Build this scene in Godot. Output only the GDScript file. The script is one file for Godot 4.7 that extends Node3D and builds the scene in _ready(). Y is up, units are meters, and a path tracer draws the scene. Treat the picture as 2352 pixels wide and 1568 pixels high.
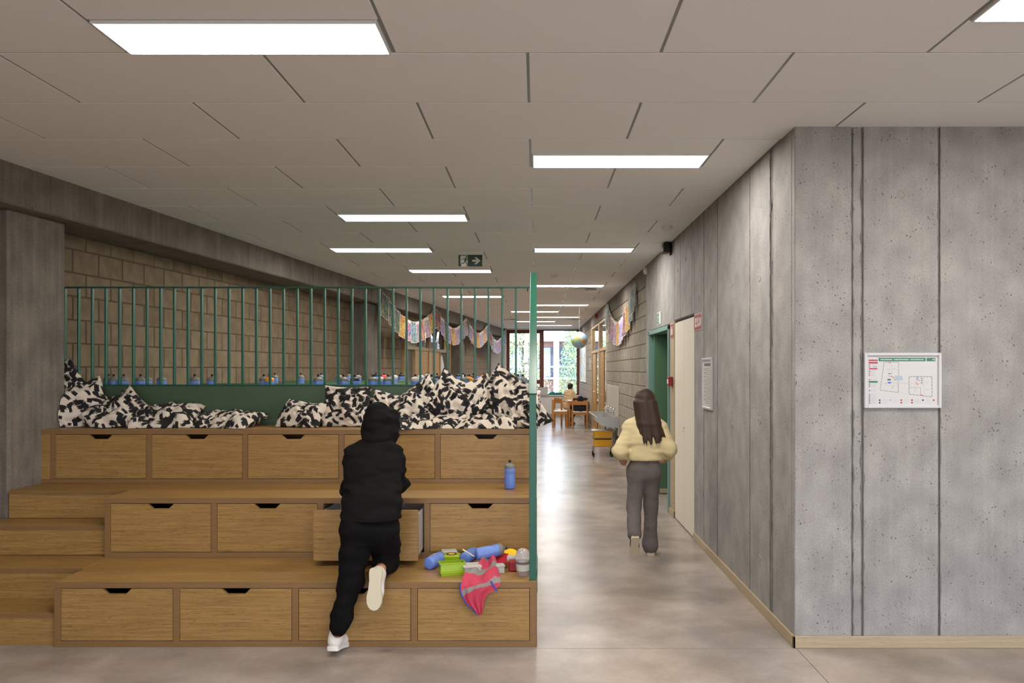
extends Node3D
# School corridor with tiered oak seating, green railing and a concrete core. Metres, y up, the camera looks along -z.

const F := 1629.0        # focal length in pixels of the 2352 x 1568 frame
const CX := 1232.0
const CY := 848.0
const EYE := 1.632
const CEIL := 3.057
const RIGHT := 1.517     # face of the concrete core along the corridor
const FRONT := 4.165     # depth of the core's front wall
const FAR := 24.9
const T1 := 0.383        # tops of the three tiers
const T2 := 0.779
const T3 := 1.183
const Z1 := 4.17         # fronts of the three tiers
const Z2 := 4.71
const Z3 := 5.303
const ZP := 5.76         # green parapet behind the top tier

var M := {}
var used := {}
var group_id := 1
var rng := RandomNumberGenerator.new()

# ------------------------------------------------------------------ helpers
func at(px: float, py: float, d: float) -> Vector3:
	return Vector3((px - CX) * d / F, EYE - (py - CY) * d / F, -d)

func numbered(n: String) -> String:
	used[n] = used.get(n, -1) + 1
	return n if used[n] == 0 else "%s_%03d" % [n, used[n]]

func tag(o: Node, label := "", category := "", group := "", kind := "") -> Node:
	if label: o.set_meta("label", label)
	if category: o.set_meta("category", category)
	if group: o.set_meta("group", group)
	if kind: o.set_meta("kind", kind)
	return o

func thing(called: String, label: String, category: String, where := Vector3.ZERO, turn := 0.0, group := "") -> Node3D:
	var o := Node3D.new()
	o.name = numbered(called)
	add_child(o)
	o.position = where
	o.rotation.y = turn
	tag(o, label, category, group)
	return o

func structure(called: String, label: String, category: String, where := Vector3.ZERO, turn := 0.0) -> Node3D:
	var o := thing(called, label, category, where, turn)
	o.set_meta("kind", "structure")
	return o

func part(called: String, mesh: Mesh, m: Material, parent: Node, where := Vector3.ZERO, basis := Basis()) -> MeshInstance3D:
	var o := MeshInstance3D.new()
	o.name = numbered(called) if parent == self else called
	o.mesh = mesh
	o.material_override = m
	parent.add_child(o, true)
	o.transform = Transform3D(basis, where)
	return o

func mb() -> SurfaceTool:
	var st := SurfaceTool.new()
	st.begin(Mesh.PRIMITIVE_TRIANGLES)
	st.set_smooth_group(-1)
	return st

func done(st: SurfaceTool) -> ArrayMesh:
	st.generate_normals()
	return st.commit()

func obj(called: String, st: SurfaceTool, m: Material, parent: Node) -> MeshInstance3D:
	return part(called, done(st), m, parent)

func tri(st: SurfaceTool, a: Vector3, b: Vector3, c: Vector3, out: Vector3) -> void:
	if (a - c).cross(a - b).dot(out) < 0.0:
		var t := b; b = c; c = t
	st.add_vertex(a); st.add_vertex(b); st.add_vertex(c)

func face(st: SurfaceTool, p: Array, out: Vector3) -> void:
	for i in range(1, p.size() - 1):
		tri(st, p[0], p[i], p[i + 1], out)

func bx(st: SurfaceTool, c: Vector3, s: Vector3, b := 0.0, x := Transform3D()) -> void:
	st.set_smooth_group(-1)
	var h := s * 0.5
	b = minf(b, minf(h.x, minf(h.y, h.z)) * 0.9)
	for axis in 3:
		for sg in [-1.0, 1.0]:
			var n := Vector3.ZERO
			n[axis] = sg
			var u := (axis + 1) % 3
			var v := (axis + 2) % 3
			var q := []
			for e in [[-1, -1], [1, -1], [1, 1], [-1, 1]]:
				var p := Vector3.ZERO
				p[axis] = sg * h[axis]
				p[u] = e[0] * (h[u] - b)
				p[v] = e[1] * (h[v] - b)
				q.append(x * (c + p))
			face(st, q, x.basis * n)
	if b <= 0.0:
		return
	for axis in 3:
		var u := (axis + 1) % 3
		var v := (axis + 2) % 3
		for e in [[-1, -1], [1, -1], [1, 1], [-1, 1]]:
			var q := []
			for k in [[-1, 0], [1, 0], [1, 1], [-1, 1]]:
				var p := Vector3.ZERO
				p[axis] = k[0] * (h[axis] - b)
				p[u] = e[0] * (h[u] - (b if k[1] == 0 else 0.0))
				p[v] = e[1] * (h[v] - (0.0 if k[1] == 0 else b))
				q.append(x * (c + p))
			var n := Vector3.ZERO
			n[u] = e[0]
			n[v] = e[1]
			face(st, q, x.basis * n)
	for sx in [-1, 1]:
		for sy in [-1, 1]:
			for sz in [-1, 1]:
				var g := Vector3(sx, sy, sz)
				var q := []
				for axis in 3:
					var p := g * (h - Vector3(b, b, b))
					p[axis] = g[axis] * h[axis]
					q.append(x * (c + p))
				face(st, q, x.basis * g)

# box given by its two corners
func bb(st: SurfaceTool, x0: float, x1: float, y0: float, y1: float, z0: float, z1: float, b := 0.0, x := Transform3D()) -> void:
	bx(st, Vector3(x0 + x1, y0 + y1, z0 + z1) * 0.5, Vector3(absf(x1 - x0), absf(y1 - y0), absf(z1 - z0)), b, x)

# a polygon in x, y pulled along z
func prism(st: SurfaceTool, poly: PackedVector2Array, z0: float, z1: float, x := Transform3D(), round_sides := false) -> void:
	var idx := Geometry2D.triangulate_polygon(poly)
	st.set_smooth_group(-1)
	for side in [[z0, Vector3(0, 0, -1)], [z1, Vector3(0, 0, 1)]]:
		for i in range(0, idx.size(), 3):
			var p := []
			for k in 3:
				p.append(x * Vector3(poly[idx[i + k]].x, poly[idx[i + k]].y, side[0]))
			face(st, p, x.basis * (side[1] * signf(z1 - z0)))
	if round_sides:
		group_id += 1
		st.set_smooth_group(group_id)
	var cw := Geometry2D.is_polygon_clockwise(poly)
	for i in poly.size():
		var a := poly[i]
		var b := poly[(i + 1) % poly.size()]
		var d := b - a
		var n := Vector3(d.y, -d.x, 0) * (-1.0 if cw else 1.0)
		face(st, [x * Vector3(a.x, a.y, z0), x * Vector3(b.x, b.y, z0), x * Vector3(b.x, b.y, z1), x * Vector3(a.x, a.y, z1)], x.basis * n)

func lathe(st: SurfaceTool, prof: Array, seg := 20, x := Transform3D(), uv := false) -> void:
	group_id += 1
	st.set_smooth_group(group_id)
	var total := 0.0
	for i in range(1, prof.size()): total += prof[i].distance_to(prof[i - 1])
	var run := 0.0
	for i in prof.size() - 1:
		var a: Vector2 = prof[i]
		var b: Vector2 = prof[i + 1]
		if i > 0:
			var before: Vector2 = a - prof[i - 1]
			if absf(before.angle_to(b - a)) > 0.7:
				group_id += 1
				st.set_smooth_group(group_id)
		var next := run + a.distance_to(b)
		for k in seg:
			var t0 := TAU * k / seg
			var t1 := TAU * (k + 1) / seg
			var n := Vector3(cos((t0 + t1) / 2) * (b.y - a.y), a.x - b.x, sin((t0 + t1) / 2) * (b.y - a.y))
			var q := [[a, t0, run], [a, t1, run], [b, t1, next], [b, t0, next]]
			var p := []
			for e in q:
				p.append([x * Vector3(e[0].x * cos(e[1]), e[0].y, e[0].x * sin(e[1])), Vector2(e[1] / TAU, e[2] / total)])
			for o in [[0, 1, 2], [0, 2, 3]]:
				var w := [p[o[0]], p[o[1]], p[o[2]]]
				if w[0][0].is_equal_approx(w[1][0]) or w[1][0].is_equal_approx(w[2][0]) or w[0][0].is_equal_approx(w[2][0]):
					continue
				if (w[0][0] - w[2][0]).cross(w[0][0] - w[1][0]).dot(x.basis * n) < 0.0:
					w = [w[0], w[2], w[1]]
				for e in w:
					if uv: st.set_uv(e[1])
					st.add_vertex(e[0])
		run = next

func ball(st: SurfaceTool, c: Vector3, r: Vector3, seg := 16, x := Transform3D(), uv := false) -> void:
	var prof := []
	var n := maxi(6, seg / 2)
	for i in n + 1:
		var t := PI * i / n - PI / 2
		prof.append(Vector2(cos(t), sin(t)))
	lathe(st, prof, seg, x * Transform3D(Basis.from_scale(r), c), uv)

func tube(st: SurfaceTool, pts: Array, r: float, seg := 8, r1 := -1.0) -> void:
	group_id += 1
	st.set_smooth_group(group_id)
	if r1 < 0.0: r1 = r
	var rings := []
	var side := Vector3.ZERO
	for i in pts.size():
		var d: Vector3 = (pts[mini(i + 1, pts.size() - 1)] - pts[maxi(i - 1, 0)]).normalized()
		if side == Vector3.ZERO:
			side = d.cross(Vector3.UP if absf(d.y) < 0.9 else Vector3.RIGHT).normalized()
		side = (side - d * side.dot(d)).normalized()
		var up := d.cross(side)
		var rad := lerpf(r, r1, float(i) / maxf(1.0, pts.size() - 1.0))
		var ring := []
		for k in seg:
			var t := TAU * k / seg
			ring.append(pts[i] + (side * cos(t) + up * sin(t)) * rad)
		rings.append(ring)
	for i in pts.size() - 1:
		for k in seg:
			var a: Vector3 = rings[i][k]
			var b: Vector3 = rings[i][(k + 1) % seg]
			var c: Vector3 = rings[i + 1][(k + 1) % seg]
			var d: Vector3 = rings[i + 1][k]
			face(st, [a, b, c, d], (a + b + c + d) / 4 - (pts[i] + pts[i + 1]) / 2)
	st.set_smooth_group(-1)
	face(st, rings[0], pts[0] - pts[1])
	face(st, rings[-1], pts[-1] - pts[-2])

# a smooth sheet through a grid of points; uv runs 0..1 over it
func sheet(st: SurfaceTool, grid: Array, uv0 := Vector2.ZERO, uv1 := Vector2.ONE, flip := false) -> void:
	group_id += 1
	st.set_smooth_group(group_id)
	var nr := grid.size()
	for i in nr - 1:
		var nc: int = grid[i].size()
		for j in nc - 1:
			var q := [[i, j], [i, j + 1], [i + 1, j + 1], [i + 1, j]]
			var order := [0, 1, 2, 0, 2, 3] if not flip else [0, 2, 1, 0, 3, 2]
			for o in order:
				var e: Array = q[o]
				st.set_uv(uv0 + (uv1 - uv0) * Vector2(float(e[1]) / (nc - 1), float(e[0]) / (nr - 1)))
				st.add_vertex(grid[e[0]][e[1]])

func quad_uv(st: SurfaceTool, c: Vector3, right: Vector3, up: Vector3) -> void:
	st.set_smooth_group(-1)
	var p := [c - right - up, c + right - up, c + right + up, c - right + up]
	var uv := [Vector2(0, 1), Vector2(1, 1), Vector2(1, 0), Vector2(0, 0)]
	for o in [0, 2, 1, 0, 3, 2]:
		st.set_uv(uv[o])
		st.add_vertex(p[o])

func disc(r: float, n := 24) -> PackedVector2Array:
	var a := PackedVector2Array()
	for i in n: a.append(Vector2(cos(TAU * i / n), sin(TAU * i / n)) * r)
	return a

func turned(axis: Vector3, degrees: float) -> Basis:
	return Basis(axis.normalized(), deg_to_rad(degrees))

# ------------------------------------------------------------------ materials and textures
func mat(c: Color, rough := 0.6, more := {}) -> StandardMaterial3D:
	var m := StandardMaterial3D.new()
	m.albedo_color = c
	m.roughness = rough
	for k in more: m.set(k, more[k])
	return m

func noise(seed_: int, freq: float, octaves := 4, type := FastNoiseLite.TYPE_SIMPLEX_SMOOTH) -> FastNoiseLite:
	var n := FastNoiseLite.new()
	n.seed = seed_
	n.frequency = freq
	n.noise_type = type
	n.fractal_octaves = octaves
	return n

func grey(seed_: int, freq: float, w: int, h: int, octaves := 4) -> PackedByteArray:
	var im := noise(seed_, freq, octaves).get_seamless_image(w, h)
	im.convert(Image.FORMAT_L8)
	return im.get_data()

func stretched(seed_: int, freq: float, w: int, h: int, sw: int, sh: int, octaves := 4) -> PackedByteArray:
	var im := noise(seed_, freq, octaves).get_seamless_image(sw, sh)
	im.convert(Image.FORMAT_L8)
	im.resize(w, h, Image.INTERPOLATE_CUBIC)
	return im.get_data()

func texture(data: PackedByteArray, w: int, h: int, channels := 3) -> ImageTexture:
	return ImageTexture.create_from_image(Image.create_from_data(w, h, false, Image.FORMAT_RGB8 if channels == 3 else Image.FORMAT_L8, data))

func tri_mat(tex: Texture2D, scale: Vector3, rough: float, more := {}) -> StandardMaterial3D:
	var m := mat(Color.WHITE, rough, more)
	m.albedo_texture = tex
	m.uv1_triplanar = true
	m.uv1_world_triplanar = true
	m.uv1_scale = scale
	m.uv1_triplanar_sharpness = 8.0
	return m

# cast concrete: clouds, vertical runs left by the formwork, dark air holes
func concrete_textures(seed_: int, lo: Color, hi: Color, streak := 0.35, pits := 0.06) -> Array:
	var n := 1024
	var cloud := grey(seed_, 0.006, n, n, 5)
	var runs := stretched(seed_ + 1, 0.03, n, n, n, 48, 4)
	var fine := grey(seed_ + 2, 0.12, n, n, 3)
	var hole := grey(seed_ + 3, 0.1, n, n, 1)
	var where := grey(seed_ + 4, 0.012, n, n, 2)
	var rgb := PackedByteArray()
	rgb.resize(n * n * 3)
	var hgt := PackedByteArray()
	hgt.resize(n * n)
	for i in n * n:
		var t := cloud[i] / 255.0 * (1.0 - streak) + runs[i] / 255.0 * streak
		t = clampf((t - 0.5) * 1.05 + 0.5 + (fine[i] / 255.0 - 0.5) * 0.6, 0.0, 1.0)
		var p := 0.0
		if pits > 0.0:
			p = clampf((hole[i] / 255.0 + where[i] / 255.0 * 0.22 - (1.13 - pits)) * 14.0, 0.0, 1.0)
		var k := 1.0 - 0.5 * p
		rgb[i * 3] = int(255.0 * lerpf(lo.r, hi.r, t) * k)
		rgb[i * 3 + 1] = int(255.0 * lerpf(lo.g, hi.g, t) * k)
		rgb[i * 3 + 2] = int(255.0 * lerpf(lo.b, hi.b, t) * k)
		hgt[i] = int(clampf(0.65 + (fine[i] / 255.0 - 0.5) * 0.4 - p * 0.6, 0.0, 1.0) * 255.0)
	return [texture(rgb, n, n), texture(hgt, n, n, 1)]

# oak veneer, grain along the picture's width
func wood_texture(seed_: int, lo: Color, hi: Color, rings := 7.0, contrast := 1.0) -> ImageTexture:
	var w := 1024
	var h := 1024
	var warp := stretched(seed_, 0.012, w, h, 256, h, 3)
	var fibre := stretched(seed_ + 1, 0.11, w, h, 40, h, 4)
	var tone := stretched(seed_ + 2, 0.02, w, h, 90, h, 2)
	var rgb := PackedByteArray()
	rgb.resize(w * h * 3)
	for y in h:
		for x in w:
			var i := y * w + x
			var r := sin(TAU * (float(y) / h * rings + warp[i] / 255.0 * 4.0))
			r = 1.0 - pow(maxf(r, 0.0), 5.0)
			var t := clampf(0.5 + contrast * ((r - 0.8) * 0.35 + (fibre[i] / 255.0 - 0.5) * 0.7 + (tone[i] / 255.0 - 0.5) * 0.45), 0.0, 1.0)
			rgb[i * 3] = int(255.0 * lerpf(lo.r, hi.r, t))
			rgb[i * 3 + 1] = int(255.0 * lerpf(lo.g, hi.g, t))
			rgb[i * 3 + 2] = int(255.0 * lerpf(lo.b, hi.b, t))
	return texture(rgb, w, h)

# polished concrete floor: broad clouds and trowel sweeps
func floor_texture() -> ImageTexture:
	var n := 1024
	var cloud := grey(71, 0.005, n, n, 5)
	var sweep := stretched(72, 0.012, n, n, 700, n, 5)
	var fine := grey(73, 0.1, n, n, 3)
	var warm := grey(74, 0.004, n, n, 3)
	var rgb := PackedByteArray()
	rgb.resize(n * n * 3)
	for i in n * n:
		var t := clampf(0.5 + (cloud[i] / 255.0 - 0.5) * 1.2 + (sweep[i] / 255.0 - 0.5) * 0.7 + (fine[i] / 255.0 - 0.5) * 0.18, 0.0, 1.0)
		var k := warm[i] / 255.0
		rgb[i * 3] = int(lerpf(132, 168, t) + 5 * k)
		rgb[i * 3 + 1] = int(lerpf(124, 159, t))
		rgb[i * 3 + 2] = int(lerpf(119, 153, t) - 6 * k)
	return texture(rgb, n, n)

# cream cloth with black brush strokes
func cushion_texture() -> ImageTexture:
	var n := 1024
	var weave := grey(5, 0.3, n, n, 2)
	var rgb := PackedByteArray()
	rgb.resize(n * n * 3)
	for i in n * n:
		var k := 0.95 + weave[i] / 255.0 * 0.08
		rgb[i * 3] = int(212 * k)
		rgb[i * 3 + 1] = int(198 * k)
		rgb[i * 3 + 2] = int(181 * k)
	var r := RandomNumberGenerator.new()
	r.seed = 12
	for s in 215:
		var c := Vector2(r.randf() * n, r.randf() * n)
		var a := r.randf() * TAU
		var long := r.randf_range(50.0, 150.0)
		var wide := r.randf_range(26.0, 58.0)
		var curl := r.randf_range(-0.012, 0.012)
		var dry := r.randf()
		var steps := int(long * 2.0)
		var teeth := []
		for k in 24: teeth.append(r.randf())
		var p := c
		for k in steps:
			var t := float(k) / steps
			var d := Vector2.from_angle(a)
			p += d * 0.5
			a += curl * 0.5
			var side := d.orthogonal()
			for w in range(-int(wide / 2 * 2), int(wide / 2 * 2)):
				var e := (w * 0.5) / wide + 0.5
				var tooth: float = teeth[clampi(int(e * 24), 0, 23)]
				if t < 0.16 * tooth or t > 1.0 - (0.1 + 0.5 * dry * dry) * tooth:
					continue
				var q := p + side * (w * 0.5)
				var i := (posmod(int(q.y), n) * n + posmod(int(q.x), n)) * 3
				rgb[i] = 24
				rgb[i + 1] = 21
				rgb[i + 2] = 23
	return texture(rgb, n, n)

func painted_paper(seed_: int, colors: Array) -> ImageTexture:
	var w := 96
	var h := 144
	var r := RandomNumberGenerator.new()
	r.seed = seed_
	var im := Image.create(w, h, false, Image.FORMAT_RGB8)
	im.fill(Color(0.92, 0.88, 0.86))
	var a := noise(seed_, 0.03, 3)
	var b := noise(seed_ + 9, 0.09, 3)
	for y in h:
		for x in w:
			var edge := mini(mini(x, w - 1 - x), mini(y, h - 1 - y))
			if edge < 3 or (y < 20 and seed_ % 3 == 0): continue
			var t := 0.5 + 1.0 * a.get_noise_2d(x * 1.3, y * 0.45)
			var c: Color = colors[clampi(int(t * colors.size()), 0, colors.size() - 1)]
			var k := 0.92 + 0.25 * b.get_noise_2d(x * 2.0, y * 0.7)
			c = c.lerp(Color.WHITE, 0.14)
			im.set_pixel(x, y, Color(c.r * k, c.g * k, c.b * k))
	return ImageTexture.create_from_image(im)

func polygon(im: Image, pts: Array, c: Color) -> void:
	var poly := PackedVector2Array(pts)
	var box := Rect2(poly[0], Vector2.ZERO)
	for p in poly: box = box.expand(p)
	for y in range(maxi(0, int(box.position.y)), mini(im.get_height(), int(box.end.y) + 1)):
		for x in range(maxi(0, int(box.position.x)), mini(im.get_width(), int(box.end.x) + 1)):
			if Geometry2D.is_point_in_polygon(Vector2(x + 0.5, y + 0.5), poly): im.set_pixel(x, y, c)

func stroke(im: Image, a: Vector2, b: Vector2, w: float, c: Color) -> void:
	var d := (b - a).normalized().orthogonal() * w / 2
	polygon(im, [a + d, b + d, b - d, a - d], c)

func dot(im: Image, p: Vector2, r: float, c: Color) -> void:
	var a := []
	for i in 16: a.append(p + Vector2.from_angle(TAU * i / 16) * r)
	polygon(im, a, c)

func print_mat(im: Image, rough := 0.45) -> StandardMaterial3D:
	var m := mat(Color.WHITE, rough)
	m.albedo_texture = ImageTexture.create_from_image(im)
	m.texture_repeat = false
	return m

# the running figure of an escape sign, in a field of h pixels at x
func runner(im: Image, x: float, h: float, c: Color) -> void:
	var s := h / 100.0
	var o := Vector2(x, 0)
	var p := func(a, b): return o + Vector2(a, b) * s
	dot(im, p.call(60, 18), 7 * s, c)
	polygon(im, [p.call(44, 28), p.call(62, 28), p.call(58, 56), p.call(42, 56)], c)
	stroke(im, p.call(48, 30), p.call(28, 36), 5 * s, c)
	stroke(im, p.call(28, 34), p.call(20, 48), 5 * s, c)
	stroke(im, p.call(60, 30), p.call(70, 44), 5 * s, c)
	stroke(im, p.call(69, 44), p.call(86, 46), 5 * s, c)
	stroke(im, p.call(45, 54), p.call(38, 74), 7 * s, c)
	stroke(im, p.call(40, 74), p.call(12, 74), 6 * s, c)
	stroke(im, p.call(52, 54), p.call(68, 92), 7 * s, c)
	stroke(im, p.call(66, 92), p.call(56, 96), 5 * s, c)

func arrow(im: Image, x: float, h: float, c: Color) -> void:
	var s := h / 100.0
	var p := func(a, b): return Vector2(x + a * s, b * s)
	polygon(im, [p.call(5, 42), p.call(42, 42), p.call(22, 20), p.call(42, 20), p.call(76, 51), p.call(42, 82), p.call(22, 82), p.call(42, 60), p.call(5, 60)], c)

func make_materials() -> void:
	var a := concrete_textures(11, Color(0.515, 0.50, 0.49), Color(0.65, 0.635, 0.62), 0.22, 0.12)
	M.core = tri_mat(a[0], Vector3(0.62, 0.5, 0.62), 0.72, {"heightmap_enabled": true, "heightmap_scale": 0.3, "heightmap_texture": a[1]})
	var b := concrete_textures(31, Color(0.36, 0.335, 0.30), Color(0.53, 0.495, 0.45), 0.45, 0.03)
	M.beam = tri_mat(b[0], Vector3(0.6, 0.45, 0.6), 0.8)
	var c := concrete_textures(51, Color(0.43, 0.37, 0.29), Color(0.53, 0.46, 0.365), 0.1, 0.04)
	M.block = tri_mat(c[0], Vector3(1.1, 1.1, 1.1), 0.88)
	M.block_pale = tri_mat(c[0], Vector3(0.9, 0.9, 0.9), 0.88, {"albedo_color": Color(1.0, 1.0, 1.0), "uv1_offset": Vector3(0.3, 0.1, 0.7)})
	M.block_dark = tri_mat(c[0], Vector3(1.2, 1.2, 1.2), 0.88, {"albedo_color": Color(0.93, 0.92, 0.91), "uv1_offset": Vector3(0.6, 0.4, 0.2)})
	var g := concrete_textures(91, Color(0.55, 0.515, 0.46), Color(0.65, 0.61, 0.55), 0.1, 0.04)  # same blocks as the left wall; daylight and lamps put into the paler colour
	M.lit_block = tri_mat(g[0], Vector3(1.1, 1.1, 1.1), 0.88)
	M.lit_block_pale = tri_mat(g[0], Vector3(0.9, 0.9, 0.9), 0.88, {"uv1_offset": Vector3(0.3, 0.1, 0.7)})
	M.lit_block_dark = tri_mat(g[0], Vector3(1.2, 1.2, 1.2), 0.88, {"albedo_color": Color(0.95, 0.95, 0.94), "uv1_offset": Vector3(0.6, 0.4, 0.2)})
	M.lit_mortar = mat(Color(0.46, 0.43, 0.385), 0.95)  # mortar paled likewise for the brighter light
	M.ridge = mat(Color(0.45, 0.435, 0.42), 0.95)
	M.mortar = mat(Color(0.35, 0.31, 0.26), 0.95)
	var ft := floor_texture()
	M.floor = tri_mat(ft, Vector3(0.21, 0.21, 0.21), 0.22, {"metallic_specular": 0.28})
	var tex := wood_texture(21, Color(0.475, 0.352, 0.188), Color(0.69, 0.543, 0.318), 6.0)
	M.oak = tri_mat(tex, Vector3(0.72, 2.3, 2.3), 0.42)
	M.oak_other = tri_mat(tex, Vector3(0.66, 2.0, 2.0), 0.42, {"uv1_offset": Vector3(0.37, 0.43, 0.6)})
	var edge := wood_texture(22, Color(0.455, 0.335, 0.20), Color(0.545, 0.41, 0.255), 5.0, 0.6)
	M.oak_edge = tri_mat(edge, Vector3(0.5, 2.6, 2.6), 0.45)
	var pale := wood_texture(23, Color(0.60, 0.53, 0.42), Color(0.74, 0.67, 0.55), 6.0, 0.8)
	M.pale_wood = tri_mat(pale, Vector3(0.8, 2.6, 2.6), 0.5)
	M.door_wood = tri_mat(pale, Vector3(2.5, 0.6, 0.6), 0.5, {"albedo_color": Color(1.0, 0.86, 0.62)})
	M.frame_wood = tri_mat(pale, Vector3(2.5, 0.6, 2.5), 0.5, {"albedo_color": Color(1.0, 0.96, 0.86)})
	M.chair_wood = mat(Color(0.70, 0.47, 0.22), 0.45)
	M.tile = tri_mat(texture_of_tile(), Vector3(2, 2, 2), 0.92)
	M.tee = mat(Color(0.55, 0.545, 0.54), 0.22)
	M.white = mat(Color(0.86, 0.86, 0.85), 0.5)
	M.frame_white = mat(Color(0.77, 0.77, 0.78), 0.4)
	M.plaster = mat(Color(0.84, 0.83, 0.82), 0.8)
	M.cupboard_white = mat(Color(0.88, 0.84, 0.78), 0.45)
	M.green = mat(Color(0.125, 0.34, 0.27), 0.28)
	M.green_board = mat(Color(0.25, 0.33, 0.24), 0.5)
	M.green_door = mat(Color(0.29, 0.43, 0.31), 0.55)
	M.green_frame = mat(Color(0.42, 0.56, 0.52), 0.5)
	M.green_shelf = mat(Color(0.36, 0.47, 0.33), 0.5)  # paler than green_board: light from above put into the shelf fronts' colour
	M.red_frame = mat(Color(0.42, 0.17, 0.10), 0.5)
	M.glow = mat(Color(1, 1, 1), 0.6, {"emission_enabled": true, "emission": Color(1.0, 0.97, 0.92), "emission_energy_multiplier": 5.0})
	M.glass = mat(Color(0.9, 0.95, 0.95, 0.06), 0.02, {"transparency": BaseMaterial3D.TRANSPARENCY_ALPHA})
	M.steel = mat(Color(0.70, 0.69, 0.67), 0.32, {"metallic": 0.9})
	M.chrome = mat(Color(0.82, 0.82, 0.83), 0.12, {"metallic": 1.0})
	M.black = mat(Color(0.035, 0.034, 0.036), 0.5)
	M.rubber = mat(Color(0.05, 0.05, 0.05), 0.8)
	M.red = mat(Color(0.55, 0.05, 0.08), 0.4)
	M.cushion = mat(Color.WHITE, 0.9)
	M.cushion.albedo_texture = cushion_texture()
	M.alu = mat(Color(0.78, 0.77, 0.78), 0.4, {"metallic": 0.5})

func texture_of_tile() -> ImageTexture:
	var n := 256
	var a := grey(81, 0.25, n, n, 3)
	var rgb := PackedByteArray()
	rgb.resize(n * n * 3)
	for i in n * n:
		var k := 0.96 + a[i] / 255.0 * 0.06
		rgb[i * 3] = int(238 * k)
		rgb[i * 3 + 1] = int(236 * k)
		rgb[i * 3 + 2] = int(233 * k)
	return texture(rgb, n, n)

# ------------------------------------------------------------------ the place
func _ready() -> void:
	rng.seed = 7
	setup_view()
	make_materials()
	build_floor()
	build_ceiling()
	build_left_wall()
	build_core()
	build_block_wall()
	build_far_end()
	build_hall_behind()
	build_outside()
	build_tiers()
	build_stairs()
	build_railing()
	build_shelves()
	build_screens()
	build_cushions()
	build_tier_clutter()
	build_signs()
	build_wall_things()
	build_ceiling_things()
	build_bunting()
	build_sink()
	build_reading_corner()
	build_person_in_black()
	build_walking_person()

func setup_view() -> void:
	var cam := Camera3D.new()
	cam.name = "camera"
	cam.projection = Camera3D.PROJECTION_FRUSTUM
	cam.near = 0.1
	cam.far = 200.0
	cam.size = 0.1 * 1568.0 / F
	cam.frustum_offset = Vector2(0.1 * (1176.0 - CX) / F, 0.1 * (CY - 784.0) / F)
	cam.position = Vector3(0, EYE, 0)
	cam.current = true
	add_child(cam)
	var sky := ProceduralSkyMaterial.new()
	sky.sky_top_color = Color(0.80, 0.87, 1.0)
	sky.sky_horizon_color = Color(0.93, 0.96, 1.0)
	sky.ground_bottom_color = Color(0.62, 0.62, 0.60)
	sky.ground_horizon_color = Color(0.68, 0.69, 0.69)
	sky.energy_multiplier = 5.4
	var env := Environment.new()
	env.background_mode = Environment.BG_SKY
	env.sky = Sky.new()
	env.sky.sky_material = sky
	env.tonemap_mode = Environment.TONE_MAPPER_LINEAR
	env.tonemap_exposure = 1.26
	env.sdfgi_enabled = true
	env.ssao_enabled = true
	env.ssil_enabled = true
	var we := WorldEnvironment.new()
	we.name = "environment"
	we.environment = env
	add_child(we)

const LAMP_POWER := 2.5
const LAMP_COLOR := Color(1.0, 0.98, 0.955)

func build_floor() -> void:
	var f := structure("floor", "polished grey concrete floor with saw-cut joints", "floor")
	for r in [[-6.5, 1.5195, -FRONT + 0.0185, 7.2], [1.5235, 7.2, -FRONT + 0.0185, 7.2], [-6.5, 4.2, -26.0, -FRONT + 0.014]]:
		var st := mb()
		bb(st, r[0], r[1], -0.15, 0.0, r[2], r[3])
		obj("slab", st, M.floor, f)
	var st := mb()
	bb(st, -6.5, 7.2, -0.4, -0.152, -26.0, 7.2)
	obj("screed", st, M.floor, f)

func beam_x(d: float) -> float:
	return -4.227 + 0.1234 * d

# lamps: left edge, depth of the far edge of the lamp
const LAMPS := [[-1.84, 3.196], [-1.84, 6.796], [-1.84, 10.396], [-1.84, 13.996], [-0.64, 17.596], [-0.64, 21.196], [-0.04, 4.992], [-0.04, 8.592], [-0.04, 12.192], [-0.04, 15.792], [-0.04, 19.392], [-0.04, 22.992], [-2.44, 8.592], [1.76, 2.896], [-0.04, 1.392], [-1.84, -0.404], [-1.84, -4.004], [-0.04, -2.208], [1.76, -1.604], [3.56, 1.396], [3.56, -2.804]]

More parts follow.
